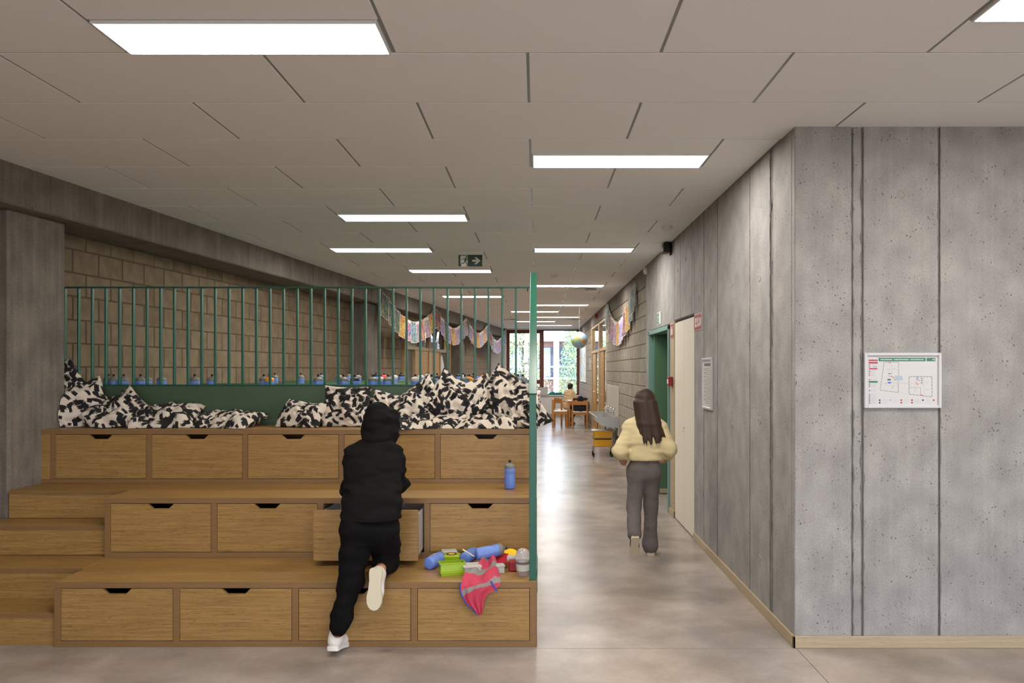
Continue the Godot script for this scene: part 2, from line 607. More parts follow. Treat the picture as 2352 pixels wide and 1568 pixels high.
func build_ceiling() -> void:
	var c := structure("ceiling", "suspended ceiling of long white tiles laid in staggered rows", "ceiling")
	var st := mb()
	bb(st, -6.5, 7.2, CEIL + 0.005, CEIL + 0.25, -26.0, 7.2)
	obj("ceiling_grid", st, M.tee, c)
	var meshes := {}
	for k in range(-8, 37):
		var z0 := 3.196 + 0.6 * k       # near edge of the row
		var z1 := z0 + 0.6
		if z0 > FAR - 0.05: continue
		z1 = minf(z1, FAR)
		var off := -0.04 if posmod(k, 2) == 0 else -0.64
		var left := beam_x(z0) - 0.03
		var right := RIGHT + 0.002 if z0 > FRONT - 0.3 else 5.4
		var j := floori((left - off) / 1.2)
		while off + 1.2 * j < right:
			var x0 := maxf(off + 1.2 * j, left)
			var x1 := minf(off + 1.2 * (j + 1), right)
			j += 1
			if x1 - x0 < 0.03: continue
			var near := z0
			var far := z1
			for lamp in LAMPS:
				if absf(lamp[0] - (off + 1.2 * (j - 1))) < 0.05:
					if absf(lamp[1] - z1) < 0.05: far = z0 + 0.3
					elif absf(lamp[1] - z0 - 0.3) < 0.05: near = z0 + 0.3
			var key := "%.3f %.3f" % [x1 - x0, far - near]
			if not meshes.has(key):
				var s := mb()
				bx(s, Vector3.ZERO, Vector3(x1 - x0 - 0.014, 0.016, far - near - 0.010), 0.002)
				meshes[key] = done(s)
			part("tile", meshes[key], M.tile, c, Vector3((x0 + x1) / 2, CEIL + 0.008, -(near + far) / 2))
	var frame := mb()
	for e in [[-0.5825, 0.01, 0.297], [0.5825, 0.01, 0.297]]:
		bx(frame, Vector3(e[0], 0, 0), Vector3(e[1], 0.022, e[2]), 0.002)
	for e in [-0.1435, 0.1435]:
		bx(frame, Vector3(0, 0, e), Vector3(1.155, 0.022, 0.01), 0.002)
	var frame_mesh := done(frame)
	var plate := mb()
	bx(plate, Vector3(0, 0.004, 0), Vector3(1.154, 0.006, 0.276), 0.0)
	var plate_mesh := done(plate)
	for l in LAMPS:
		var t := thing("ceiling_light", "flush white rectangular light panel set into the tiled ceiling", "ceiling light", Vector3(l[0] + 0.6, CEIL, -(l[1] - 0.15)), 0.0, "ceiling light panels")
		part("frame", frame_mesh, M.white, t)
		part("diffuser", plate_mesh, M.glow, t)
		var a := AreaLight3D.new()
		a.name = "lamp_light"
		a.area_size = Vector2(1.15, 0.272)
		a.area_normalize_energy = true
		a.light_color = LAMP_COLOR
		a.light_energy = LAMP_POWER
		a.shadow_enabled = true
		a.area_range = 40.0
		a.area_attenuation = 2.0
		t.add_child(a)
		a.position = Vector3(0, -0.004, 0)
		a.rotation.x = -PI / 2

# the left wall: its own axes run along the wall, up, and out towards the corridor
func along_left(called: String, label: String, category: String, kind := "structure") -> Node3D:
	var o := thing(called, label, category, Vector3(-4.227, 0, 0), PI / 2 - atan(0.1234))
	if kind: o.set_meta("kind", kind)
	return o

const REVEAL := -0.437

func build_left_wall() -> void:
	var w := along_left("wall_left", "slanting block wall with a concrete beam and concrete columns", "wall")
	var st := mb()
	bb(st, -7.5, 26.5, -0.1, 3.4, -0.75, REVEAL - 0.008)
	obj("backing", st, M.mortar, w)
	var cuts := [-7.5, -1.7, 5.12, 11.95, 18.75, 26.5]
	for i in cuts.size() - 1:
		st = mb()
		bb(st, cuts[i] + 0.004, cuts[i + 1] - 0.004, 2.772, 3.38, REVEAL - 0.05, 0.0, 0.012)
		obj("beam", st, M.beam, w)
	st = mb()
	bb(st, -7.5, 26.5, 2.8, 3.38, REVEAL - 0.05, -0.008)
	obj("beam_joint", st, M.beam, w)
	for s in [5.045, 12.11, 19.02, 25.35]:
		st = mb()
		bb(st, s, s + 0.52, -0.02, 2.775, REVEAL - 0.05, -0.13, 0.016)
		obj("column", st, M.beam, w)
	st = mb()
	bb(st, -7.5, 5.06, 0.0, 2.78, REVEAL - 0.05, REVEAL, 0.0)
	obj("plain_panel", st, M.block, w)
	# blocks, 30 x 20 cm, half bond
	var full := block_mesh(0.29, 0.19)
	var top := block_mesh(0.29, 0.112)
	var skins := [M.block, M.block, M.block_pale, M.block_dark]
	var low := mb()
	bb(low, 5.4, 25.4, 0.0, 1.25, REVEAL - 0.05, REVEAL, 0.0)
	obj("lower_panel", low, M.block, w)
	var rest := mb()
	for row in 8:
		var y := 1.25 + 0.2 * row
		var high := 0.2 if row < 7 else 0.122
		for bay in [[5.54, 12.13], [12.61, 14.98], [19.52, 25.36]]:
			var s: float = floor(bay[0] / 0.3) * 0.3 + (0.15 if row % 2 else 0.0) - 0.3
			while s < bay[1]:
				var a := maxf(s, bay[0])
				var b := minf(s + 0.3, bay[1])
				s += 0.3
				if b - a < 0.03: continue
				var c := Vector3((a + b) / 2, y + high / 2, REVEAL - 0.025)
				if bay[0] > 19.0:
					bx(rest, c, Vector3(b - a - 0.01, high - 0.01, 0.05), 0.004)
				else:
					var me: Mesh = full if row < 7 else top
					if b - a < 0.295: me = block_mesh(b - a - 0.01, high - 0.01)
					part("block", me, skins[rng.randi() % 4], w, c)
	var r := obj("far_blocks", rest, M.block, w)
	r.set_meta("kind", "stuff")

func block_mesh(w: float, h: float) -> ArrayMesh:
	var s := mb()
	bx(s, Vector3.ZERO, Vector3(w, h, 0.05), 0.005)
	return done(s)

# the concrete core: front wall and corridor face, cast in panels with recessed joints
func build_core() -> void:
	var w := structure("wall_core_front", "grey cast concrete wall in tall formwork panels facing the hall", "wall")
	var st := mb()
	bb(st, RIGHT + 0.014, 7.2, 0.0, CEIL + 0.02, -FRONT - 0.25, -FRONT - 0.012)
	obj("joint_backing", st, M.core, w)
	for r in [[RIGHT, 1.852, 0.0], [1.860, 1.912, 0.006], [1.920, 2.361, 0.0], [2.371, 3.39, 0.0], [3.40, 4.40, 0.0], [4.41, 7.2, 0.0]]:
		st = mb()
		bb(st, r[0], r[1], 0.0, CEIL + 0.01, -FRONT - 0.05, -FRONT - r[2], 0.004)
		obj("panel", st, M.core, w)
	for x in [1.856, 1.916, 2.366]:
		ridge(w, Vector3(x, 0.07, -FRONT + 0.0005), Vector3(0, 1, 0), Vector3.RIGHT, Vector3.BACK, CEIL - 0.08, int(x * 1000))
	for p in [[2070, 447], [2064, 1386]]:
		var c := at(p[0], p[1], FRONT - 0.001)
		st = mb()
		lathe(st, [Vector2(0.0, 0.0015), Vector2(0.013, 0.0015), Vector2(0.0145, 0.0), Vector2(0.0165, 0.0), Vector2(0.019, 0.0028), Vector2(0.023, 0.0025), Vector2(0.026, -0.002)], 28, Transform3D(turned(Vector3.RIGHT, 90), c))
		obj("tie_hole", st, M.core, w)
	var s := structure("wall_right", "concrete corridor wall in narrow formwork panels with a recessed cupboard and doorway", "wall")
	# solid body behind the panels, with openings for cupboard and doorway
	st = mb()
	bb(st, RIGHT + 0.014, RIGHT + 0.24, 0.0, CEIL + 0.02, -FRONT - 0.24, -6.815)
	bb(st, RIGHT + 0.014, RIGHT + 0.24, 2.165, CEIL + 0.02, -6.8, -9.52)
	bb(st, RIGHT + 0.014, RIGHT + 0.24, 0.0, CEIL + 0.02, -7.78, -8.09)
	bb(st, RIGHT + 0.014, RIGHT + 0.24, 0.0, CEIL + 0.02, -9.5, -9.82)
	obj("joint_backing", st, M.core, s)
	var cuts := [FRONT + 0.052, 4.555, 4.60, 5.04, 5.94, 6.42, 6.82, 6.92, 7.47, 7.78, 8.67, 8.92, 9.50, 9.82]
	for i in cuts.size() - 1:
		var a: float = cuts[i]
		var b: float = cuts[i + 1]
		var y0 := 2.17 if a > 6.81 and b < 7.9 else (2.15 if a > 7.7 and b < 9.55 else 0.0)
		st = mb()
		var z := 0.004
		if a == 4.555: z = 0.01
		bb(st, RIGHT + (z - 0.004), RIGHT + 0.05, y0, CEIL + 0.01, -a - (0.004 if i else 0.0), -b + 0.004, 0.004)
		obj("panel", st, M.core, s)
	for z in [4.555, 4.60, 5.04, 5.94, 6.42]:
		ridge(s, Vector3(RIGHT - 0.0005, 0.07, -z), Vector3(0, 1, 0), Vector3(0, 0, -1), Vector3.LEFT, CEIL - 0.08, int(z * 100))
	st = mb()
	bb(st, RIGHT, RIGHT + 0.05, 0.0, 2.15, -7.99, -8.09, 0.003)
	obj("panel", st, M.core, s)
	for p in [[4.82, 2.25], [4.82, 1.28], [5.5, 2.3], [5.5, 1.2], [6.15, 2.32], [6.62, 2.3], [7.2, 2.75], [7.62, 2.7], [8.3, 2.75], [5.5, 0.35], [4.82, 0.35], [6.62, 0.5]]:
		st = mb()
		lathe(st, [Vector2(0.0, 0.0015), Vector2(0.013, 0.0015), Vector2(0.0145, 0.0), Vector2(0.0165, 0.0), Vector2(0.019, 0.0028), Vector2(0.023, 0.0025), Vector2(0.026, -0.002)], 20, Transform3D(turned(Vector3.BACK, 90), Vector3(RIGHT - 0.001, p[1], -p[0])))
		obj("tie_hole", st, M.core, s)
	# skirting
	var k := structure("baseboard_right", "pale wooden skirting board at the foot of the concrete core", "skirting")
	st = mb()
	bb(st, RIGHT - 0.014, 7.2, 0.0, 0.07, -FRONT, -FRONT + 0.014, 0.002)
	obj("board", st, M.pale_wood, k)
	for r in [[FRONT - 0.014, 6.81], [7.8, 8.05], [9.6, 15.4], [19.6, FAR]]:
		st = mb()
		bb(st, RIGHT - 0.014, RIGHT, 0.0, 0.07, -r[0], -r[1], 0.002)
		obj("board", st, M.pale_wood, k)
	# wooden jamb board between cupboard and doorway
	var j := structure("trim_1", "pale wooden board beside the green doorway", "trim")
	st = mb()
	bb(st, RIGHT - 0.004, RIGHT + 0.05, 0.07, 2.155, -7.785, -7.985, 0.002)
	obj("board", st, M.pale_wood, j)
	# tall white service cupboard
	var c := thing("service_cupboard", "tall flush white cupboard with two narrow doors in the concrete wall", "cupboard", Vector3(RIGHT, 0, -7.3))
	st = mb()
	bb(st, 0.03, 0.5, 0.01, 2.15, 0.47, -0.465)
	obj("body", st, M.cupboard_white, c)
	for r in [[0.475, 0.0025], [-0.0025, -0.465]]:
		st = mb()
		bb(st, 0.0, 0.022, 0.012, 2.135, r[0], r[1], 0.002)
		var d := obj("door", st, M.cupboard_white, c)
	st = mb()
	bb(st, -0.012, 0.0, 1.02, 1.045, 0.02, 0.032, 0.003)
	lathe(st, [Vector2(0.0, 0.02), Vector2(0.006, 0.018), Vector2(0.008, 0.0)], 10, Transform3D(turned(Vector3.BACK, 90), Vector3(-0.002, 1.0, 0.026)))
	obj("lock", st, M.alu, c)
	# doorway with a green frame, the leaf standing open into the room behind
	var d := structure("door_1", "open green door in a lighter green metal frame", "door", Vector3(RIGHT, 0, 0))
	st = mb()
	bb(st, -0.018, 0.25, 0.0, 2.14, -8.06, -8.115, 0.004)
	bb(st, -0.018, 0.25, 0.0, 2.14, -9.465, -9.52, 0.004)
	bb(st, -0.018, 0.25, 2.085, 2.14, -8.06, -9.52, 0.004)
	obj("frame", st, M.green_frame, d)
	st = mb()
	bb(st, 0.03, 0.93, 0.012, 2.08, -9.30, -9.345, 0.003)
	var leaf := obj("leaf", st, M.green_door, d)
	st = mb()
	tube(st, [Vector3(0.85, 1.05, -9.30), Vector3(0.85, 1.05, -9.25), Vector3(0.73, 1.05, -9.25)], 0.009, 8)
	obj("handle", st, M.steel, leaf)
	st = mb()
	bb(st, 0.10, 0.93, 0.012, 0.07, -9.29, -9.30, 0.001)
	obj("kick_strip", st, M.pale_wood, leaf)
	# the room behind the doorway
	var r := structure("wall_room", "plain walls of the room behind the green door", "wall")
	st = mb()
	bb(st, 3.4, 3.55, 0.0, CEIL + 0.02, -6.5, -11.2)
	bb(st, RIGHT + 0.24, 3.55, 0.0, CEIL + 0.02, -11.0, -11.2)
	bb(st, RIGHT + 0.24, 3.55, 0.0, CEIL + 0.02, -7.8, -7.95)
	bb(st, RIGHT + 0.12, RIGHT + 0.24, 0.0, CEIL + 0.02, -9.82, -11.2)
	obj("wall", st, M.plaster, r)

# crumbly mortar ridge that leaked out of a formwork joint: uneven width and depth
func ridge(parent: Node3D, foot: Vector3, up: Vector3, side: Vector3, out: Vector3, high: float, seed_: int) -> void:
	var nz := noise(seed_, 3.0, 4)
	for e in [-1.0, 1.0]:
		var grid := []
		var n := 150
		for i in n + 1:
			var y := high * i / n
			var a := maxf(nz.get_noise_2d(y * 2.0, e * 50.0) + 0.12, 0.0) * 0.014
			var b := 0.0006 + maxf(nz.get_noise_2d(y * 4.0 + 90.0, e * 20.0), 0.0) * 0.006
			var c := foot + up * y
			grid.append([c + side * e * 0.003, c + side * e * (0.003 + a * 0.3) + out * b, c + side * e * (0.003 + a) + out * b * 0.4, c + side * e * (0.004 + a * 1.1) - out * 0.001])
		var st := mb()
		sheet(st, grid, Vector2.ZERO, Vector2.ONE, e * side.cross(up).dot(out) < 0.0)
		obj("joint_ridge", st, M.ridge, parent)

func build_block_wall() -> void:
	var w := structure("wall_corridor", "block wall, coloured as lit by daylight, under a concrete beam along the corridor", "wall")
	var st := mb()
	bb(st, RIGHT + 0.008, RIGHT + 0.3, 0.0, CEIL + 0.02, -9.82, -15.5)
	bb(st, RIGHT + 0.008, RIGHT + 0.3, 0.0, CEIL + 0.02, -19.55, -25.6)
	bb(st, RIGHT + 0.008, RIGHT + 0.3, 2.78, CEIL + 0.02, -15.4, -19.6)
	obj("backing", st, M.lit_mortar, w)
	for r in [[9.825, 15.45], [15.46, 19.55], [19.56, 25.5]]:
		st = mb()
		bb(st, RIGHT - 0.004, RIGHT + 0.2, 2.785, CEIL + 0.015, -r[0], -r[1], 0.006)
		obj("beam", st, M.beam, w)
	var turn := turned(Vector3.UP, -90)
	var full := block_mesh(0.29, 0.187)
	var skins := [M.lit_block, M.lit_block, M.lit_block_pale, M.lit_block_dark]
	var rest := mb()
	for row in 14:
		var y := 0.0 + 0.1986 * row
		for bay in [[9.825, 15.45], [19.56, 25.0]]:
			var s: float = bay[0] - 0.3 + (0.15 if row % 2 else 0.0)
			while s < bay[1]:
				var a := maxf(s, bay[0])
				var b := minf(s + 0.3, bay[1])
				s += 0.3
				if b - a < 0.04: continue
				var c := Vector3(RIGHT + 0.025, y + 0.0993, -(a + b) / 2)
				if bay[0] > 19.0:
					bx(rest, c, Vector3(0.05, 0.1876, b - a - 0.01), 0.004)
				else:
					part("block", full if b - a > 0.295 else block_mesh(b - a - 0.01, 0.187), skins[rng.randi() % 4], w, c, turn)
	obj("far_blocks", rest, M.lit_block, w).set_meta("kind", "stuff")

func build_far_end() -> void:
	var w := structure("wall_far", "white parapet wall under the far window", "wall")
	var st := mb()
	bb(st, -2.3, RIGHT + 0.3, -0.1, 0.70, -FAR, -FAR - 0.3)
	bb(st, -2.3, -1.07, 0.0, CEIL + 0.02, -FAR, -FAR - 0.3)
	bb(st, -2.3, RIGHT + 0.3, 3.02, CEIL + 0.3, -FAR, -FAR - 0.3)
	obj("wall", st, M.plaster, w)
	st = mb()
	bb(st, -1.9, RIGHT, 0.0, 0.07, -FAR + 0.014, -FAR, 0.002)
	obj("skirting", st, M.pale_wood, w)
	st = mb()
	bb(st, -1.06, RIGHT, 0.70, 0.735, -FAR + 0.05, -FAR - 0.28, 0.004)
	obj("sill", st, M.white, w)
	var n := structure("window_1", "large window with reddish brown timber frames at the corridor's end", "window", Vector3(0, 0, -FAR - 0.1))
	var X := func(px): return (px - CX) * (FAR + 0.1) / F
	var bars := [[1163.0, 1170.5, 0.73, 3.02], [1239.5, 1249.0, 0.73, 3.02], [1324.8, 1330.0, 0.73, 3.02]]
	for b in bars:
		st = mb()
		bb(st, X.call(b[0]), X.call(b[1]), b[2], b[3], -0.04, 0.05, 0.005)
		obj("upright", st, M.red_frame, n)
	st = mb()
	bb(st, X.call(1163.0), X.call(1330.0), 2.985, 3.022, -0.04, 0.05, 0.005)
	obj("head", st, M.red_frame, n)
	st = mb()
	bb(st, X.call(1170.0), X.call(1240.0), 2.90, 2.99, -0.02, 0.055, 0.005)
	bb(st, X.call(1170.0), X.call(1240.0), 1.125, 1.26, -0.02, 0.055, 0.005)
	obj("casement", st, M.red_frame, n)
	st = mb()
	bb(st, X.call(1163.0), X.call(1330.0), 0.735, 0.77, -0.04, 0.05, 0.005)
	obj("threshold", st, M.red_frame, n)
	st = mb()
	bb(st, X.call(1238.5), X.call(1239.5), 1.66, 1.80, 0.055, 0.085, 0.004)
	obj("handle", st, M.steel, n)
	for r in [[1170.0, 1240.0, 1.25, 2.92], [1170.0, 1240.0, 0.76, 1.14], [1248.0, 1326.0, 0.76, 2.99]]:
		st = mb()
		face(st, [Vector3(X.call(r[0]), r[2], 0), Vector3(X.call(r[1]), r[2], 0), Vector3(X.call(r[1]), r[3], 0), Vector3(X.call(r[0]), r[3], 0)], Vector3.BACK)
		obj("pane", st, M.glass, n)

# what closes the hall round the camera: a glazed wall behind, and a side wall with glazing added for daylight
func build_hall_behind() -> void:
	var w := structure("wall_behind", "white wall with a long window band behind the hall", "wall")
	var st := mb()
	bb(st, -6.5, 7.2, 0.0, 0.3, 6.6, 6.9)
	bb(st, -6.5, 7.2, 2.85, 3.4, 6.6, 6.9)
	bb(st, -6.5, -3.0, 0.0, 3.4, 6.6, 6.9)
	bb(st, 6.8, 7.2, 0.0, 3.4, 6.6, 6.9)
	obj("wall", st, M.plaster, w)
	var n := structure("window_2", "hall window band with timber uprights", "window")
	for i in 8:
		st = mb()
		bb(st, -3.0 + 1.4 * i - 0.04, -3.0 + 1.4 * i + 0.04, 0.3, 2.85, 6.7, 6.8, 0.004)
		obj("upright", st, M.red_frame, n)
	for i in 7:
		st = mb()
		var x := -2.96 + 1.4 * i
		face(st, [Vector3(x, 0.3, 6.75), Vector3(x + 1.32, 0.3, 6.75), Vector3(x + 1.32, 2.85, 6.75), Vector3(x, 2.85, 6.75)], Vector3.BACK)
		obj("pane", st, M.glass, n)
	var s := structure("wall_side", "glazed concrete side wall closing the hall", "wall")
	st = mb()
	bb(st, 7.0, 7.3, 0.0, 0.15, -FRONT - 0.3, 6.9)
	bb(st, 7.0, 7.3, 2.85, 3.4, -FRONT - 0.3, 6.9)
	bb(st, 7.0, 7.3, 0.0, 3.4, -FRONT - 0.3, -0.26)
	bb(st, 7.0, 7.3, 0.0, 3.4, 6.0, 6.9)
	obj("wall", st, M.core, s)
	var w3 := structure("window_3", "unseen side windows added for daylight, with timber uprights", "window")  # side glazing out of view, added to bring daylight onto the ceiling
	for i in range(2, 7):
		st = mb()
		var z := -3.4 + 1.5667 * i
		bb(st, 7.1, 7.2, 0.15, 2.85, z - 0.04, z + 0.04, 0.004)
		obj("upright", st, M.red_frame, w3)
		if i < 6:
			st = mb()
			face(st, [Vector3(7.15, 0.15, z), Vector3(7.15, 0.15, z + 1.5667), Vector3(7.15, 2.85, z + 1.5667), Vector3(7.15, 2.85, z)], Vector3.RIGHT)
			obj("pane", st, M.glass, w3)

func build_outside() -> void:
	var g := structure("ground_outside", "paved yard below the far window", "ground")
	var st := mb()
	bb(st, -40, 40, -3.8, -3.6, -25.5, -80)
	obj("paving", st, mat(Color(0.5, 0.5, 0.47), 0.9), g)
	# school wing opposite
	var b := thing("building", "brick school wing with white window bands seen through the far window", "building", Vector3(0, -3.6, -40))
	var brick := mat(Color(0.58, 0.44, 0.40), 0.9)
	var conc := mat(Color(0.90, 0.90, 0.89), 0.8)
	var pane := mat(Color(0.30, 0.35, 0.46), 0.1)
	var blind := mat(Color(0.62, 0.68, 0.80), 0.7)
	st = mb()
	bb(st, -12, 14, 0.0, 6.85, -0.2, -6)
	obj("wall", st, brick, b)
	st = mb()
	bb(st, -12.2, 14.2, 6.8, 7.05, 0.2, -6.2, 0.02)
	obj("cornice", st, conc, b)
	for i in range(-4, 5):
		var x := 1.12 + 1.75 * i
		st = mb()
		bb(st, x - 0.16, x + 0.16, 0.0, 6.8, 0.12, -0.3, 0.01)
		obj("pillar", st, conc, b)
		for f in [[4.78, 6.5], [2.2, 3.98], [0.2, 1.6]]:
			st = mb()
			bb(st, x + 0.2, x + 1.55, f[0], f[1], -0.12, -0.26)
			var win := obj("window", st, pane, b)
			st = mb()
			bb(st, x + 1.05, x + 1.42, f[0] + 0.05, f[1] - 0.05, -0.1, -0.12)
			obj("blind", st, blind, win)
			st = mb()
			bb(st, x + 0.16, x + 1.59, f[0] - 0.12, f[0], 0.0, -0.3, 0.01)
			bb(st, x + 0.16, x + 1.59, f[0] + 0.55, f[0] + 0.64, -0.05, -0.2, 0.01)
			obj("sill", st, conc, win)
	leafy_tree("tree", "yellowing leafy tree in the window beside the timber upright", Vector3(-0.55, -3.6, -31.5), 7.6, 1.25, [Color(0.60, 0.68, 0.50), Color(0.76, 0.78, 0.55), Color(0.82, 0.83, 0.72)], 3)  # both trees: leaf colours paled to stand for washed-out daylight
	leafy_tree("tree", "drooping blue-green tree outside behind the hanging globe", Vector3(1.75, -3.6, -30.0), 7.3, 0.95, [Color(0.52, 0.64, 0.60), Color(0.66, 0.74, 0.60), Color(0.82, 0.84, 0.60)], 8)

func leafy_tree(called: String, label: String, where: Vector3, high: float, wide: float, colors: Array, seed_: int) -> void:
	var t := thing(called, label, "tree", where, 0.0, "trees in the yard")
	var r := RandomNumberGenerator.new()
	r.seed = seed_
	var st := mb()
	tube(st, [Vector3(0, 0, 0), Vector3(0.05, high * 0.4, 0), Vector3(-0.05, high * 0.75, 0.05), Vector3(0, high * 0.95, 0)], 0.1, 8, 0.02)
	for i in 16:
		var y := r.randf_range(0.3, 0.9) * high
		var a := r.randf() * TAU
		tube(st, [Vector3(0, y, 0), Vector3(cos(a) * wide * 0.5, y + 0.3, sin(a) * wide * 0.5), Vector3(cos(a) * wide * 0.9, y + 0.2, sin(a) * wide * 0.9)], 0.025, 5, 0.006)
	obj("trunk", st, mat(Color(0.30, 0.25, 0.2), 0.9), t)
	for c in colors:
		st = mb()
		for i in 2300:
			var y := r.randf_range(0.22, 1.0)
			var rad := wide * (0.35 + 0.65 * sin(minf(y * 1.15, 1.0) * PI * 0.85)) * pow(r.randf(), 0.4)
			var a := r.randf() * TAU
			var p := Vector3(cos(a) * rad, y * high, sin(a) * rad)
			var d := Vector3(r.randf_range(-1, 1), r.randf_range(-1.4, 0.2), r.randf_range(-1, 1)).normalized() * r.randf_range(0.07, 0.13)
			var s := d.cross(Vector3(r.randf_range(-1, 1), r.randf_range(-1, 1), r.randf_range(-1, 1))).normalized() * 0.03
			face(st, [p, p + d * 0.5 + s, p + d, p + d * 0.5 - s], Vector3.BACK)
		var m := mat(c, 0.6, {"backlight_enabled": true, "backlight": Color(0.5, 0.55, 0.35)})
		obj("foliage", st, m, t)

# ------------------------------------------------------------------ tiered seating
# one tier: an oak carcass with drawers whose fronts have a slanted finger notch
func tier(label: String, xl: float, zf: float, zb: float, y0: float, y1: float, count: int, pulled := -1, filler := 0.0) -> void:
	var t := thing("drawer_bench", label, "bench", Vector3(0, y0, -zf), 0.0, "tiers of the oak seating")
	var h := y1 - y0
	var thick := 0.036
	var stile := 0.039
	var deep := zb - zf
	var st := mb()
	bb(st, xl - filler, 0.0, h - thick, h, -deep, 0.0, 0.002)
	obj("tread", st, M.oak, t)
	st = mb()
	bb(st, xl - filler, 0.0, h - thick, h - 0.0006, 0.0, 0.0015)
	obj("edge_band", st, M.oak_edge, t)
	st = mb()
	bb(st, xl - filler, 0.0, 0.0, 0.034, -0.02, 0.0, 0.001)
	obj("base_rail", st, M.oak_edge, t)
	var w := (-xl - stile * (count + 1)) / count
	for i in count + 1:
		var x := xl + (w + stile) * i
		st = mb()
		bb(st, x, x + stile, 0.034, h - thick, -deep + 0.03, 0.0, 0.001)
		obj("stile", st, M.oak_edge, t)
	st = mb()
	bb(st, xl - filler, 0.0, 0.0, h - thick, -deep + 0.005, -deep + 0.025)
	bb(st, xl, 0.0, 0.002, 0.02, -deep + 0.025, -0.022)
	obj("carcass", st, M.oak_edge, t)
	if filler > 0.0:
		st = mb()
		bb(st, xl - filler, xl - 0.002, 0.034, h - thick, -0.02, 0.0, 0.001)
		obj("filler_panel", st, M.oak, t)
	for i in count:
		var x0 := xl + stile + (w + stile) * i + 0.0028
		var x1 := x0 + w - 0.0056
		var b := 0.0375
		var top := h - thick - 0.004
		var c := (x0 + x1) / 2
		var poly := PackedVector2Array([Vector2(x0, b), Vector2(x1, b), Vector2(x1, top), Vector2(c + 0.086, top), Vector2(c + 0.053, top - 0.032), Vector2(c - 0.053, top - 0.032), Vector2(c - 0.086, top), Vector2(x0, top)])
		var out := 0.22 if i == pulled else 0.0
		st = mb()
		prism(st, poly, -0.021 + out, -0.0015 + out)
		var d := obj("drawer", st, M.oak if i % 2 == 0 else M.oak_other, t)
		st = mb()
		for s in [x0 + 0.012, x1 - 0.012]:
			bb(st, s - 0.007, s + 0.007, b + 0.02, top - 0.035, -deep + 0.06 + out, -0.022 + out, 0.001)
		bb(st, x0 + 0.02, x1 - 0.02, b + 0.02, b + 0.032, -deep + 0.06 + out, -0.022 + out)
		bb(st, x0 + 0.02, x1 - 0.02, b + 0.02, top - 0.035, -deep + 0.06 + out, -deep + 0.074 + out)
		obj("drawer_box", st, M.alu if i == pulled else M.oak_edge, d)

func build_tiers() -> void:
	tier("lowest oak bench of four drawers standing on the concrete floor", -2.836, Z1, Z2 + 0.02, 0.0, T1, 4)
	tier("middle oak bench with one drawer pulled out in front of the kneeling child", -2.868, Z2, Z3 + 0.02, T1, T2, 4, 2)
	tier("top oak bench of five drawers carrying the patterned cushions", -3.636, Z3, ZP - 0.008, T2, T3, 5, -1, 0.07)
	# flank of the seating towards the corridor
	var t := thing("seating_flank", "stepped oak side panel of the seating along the corridor", "panel", Vector3(0.0, 0, -Z1))
	for r in [[T1, Z1, Z2], [T2, Z2, Z3], [T3, Z3, ZP]]:
		var st := mb()
		bb(st, 0.0005, 0.004, 0.0, r[0], -(r[1] - Z1), -(r[2] - Z1))
		obj("panel", st, M.oak_edge, t)

func build_stairs() -> void:
	var t := thing("wooden_stairs", "low oak stairs climbing beside the drawer benches to the column", "stairs", Vector3(-3.4, 0, -4.19))
	# level, front depth, back depth, left edge, right edge
	for r in [[0.192, 4.19, 4.47, -4.07, -2.838], [T1, 4.455, 4.785, -4.03, -2.838], [0.581, 4.765, 5.02, -3.90, -2.87], [T2, 5.0, Z3, -3.72, -2.87]]:
		var lx: float = r[3] + 3.4
		var rx: float = r[4] + 3.4
		if r[0] == T1: rx = -2.838 + 3.4
		var z: float = -(r[1] - 4.19)
		var st := mb()
		bb(st, lx, rx, r[0] - 0.026, r[0], z, -(r[2] - 4.19), 0.002)
		var tread := obj("tread", st, M.oak, t)
		st = mb()
		bb(st, lx, rx, r[0] - 0.026, r[0] - 0.0006, z, z + 0.0015)
		obj("nosing", st, M.oak_edge, tread)
		st = mb()
		bb(st, lx, rx, r[0] - 0.195, r[0] - 0.026, z - 0.02, z - 0.003, 0.001)
		obj("riser", st, M.oak_other, t)
	var st := mb()
	bb(st, -0.62, 0.53, 0.0, 0.18, -0.03, -0.25)
	bb(st, -0.59, 0.53, 0.18, 0.35, -0.3, -0.56)
	obj("support", st, M.oak_edge, t)

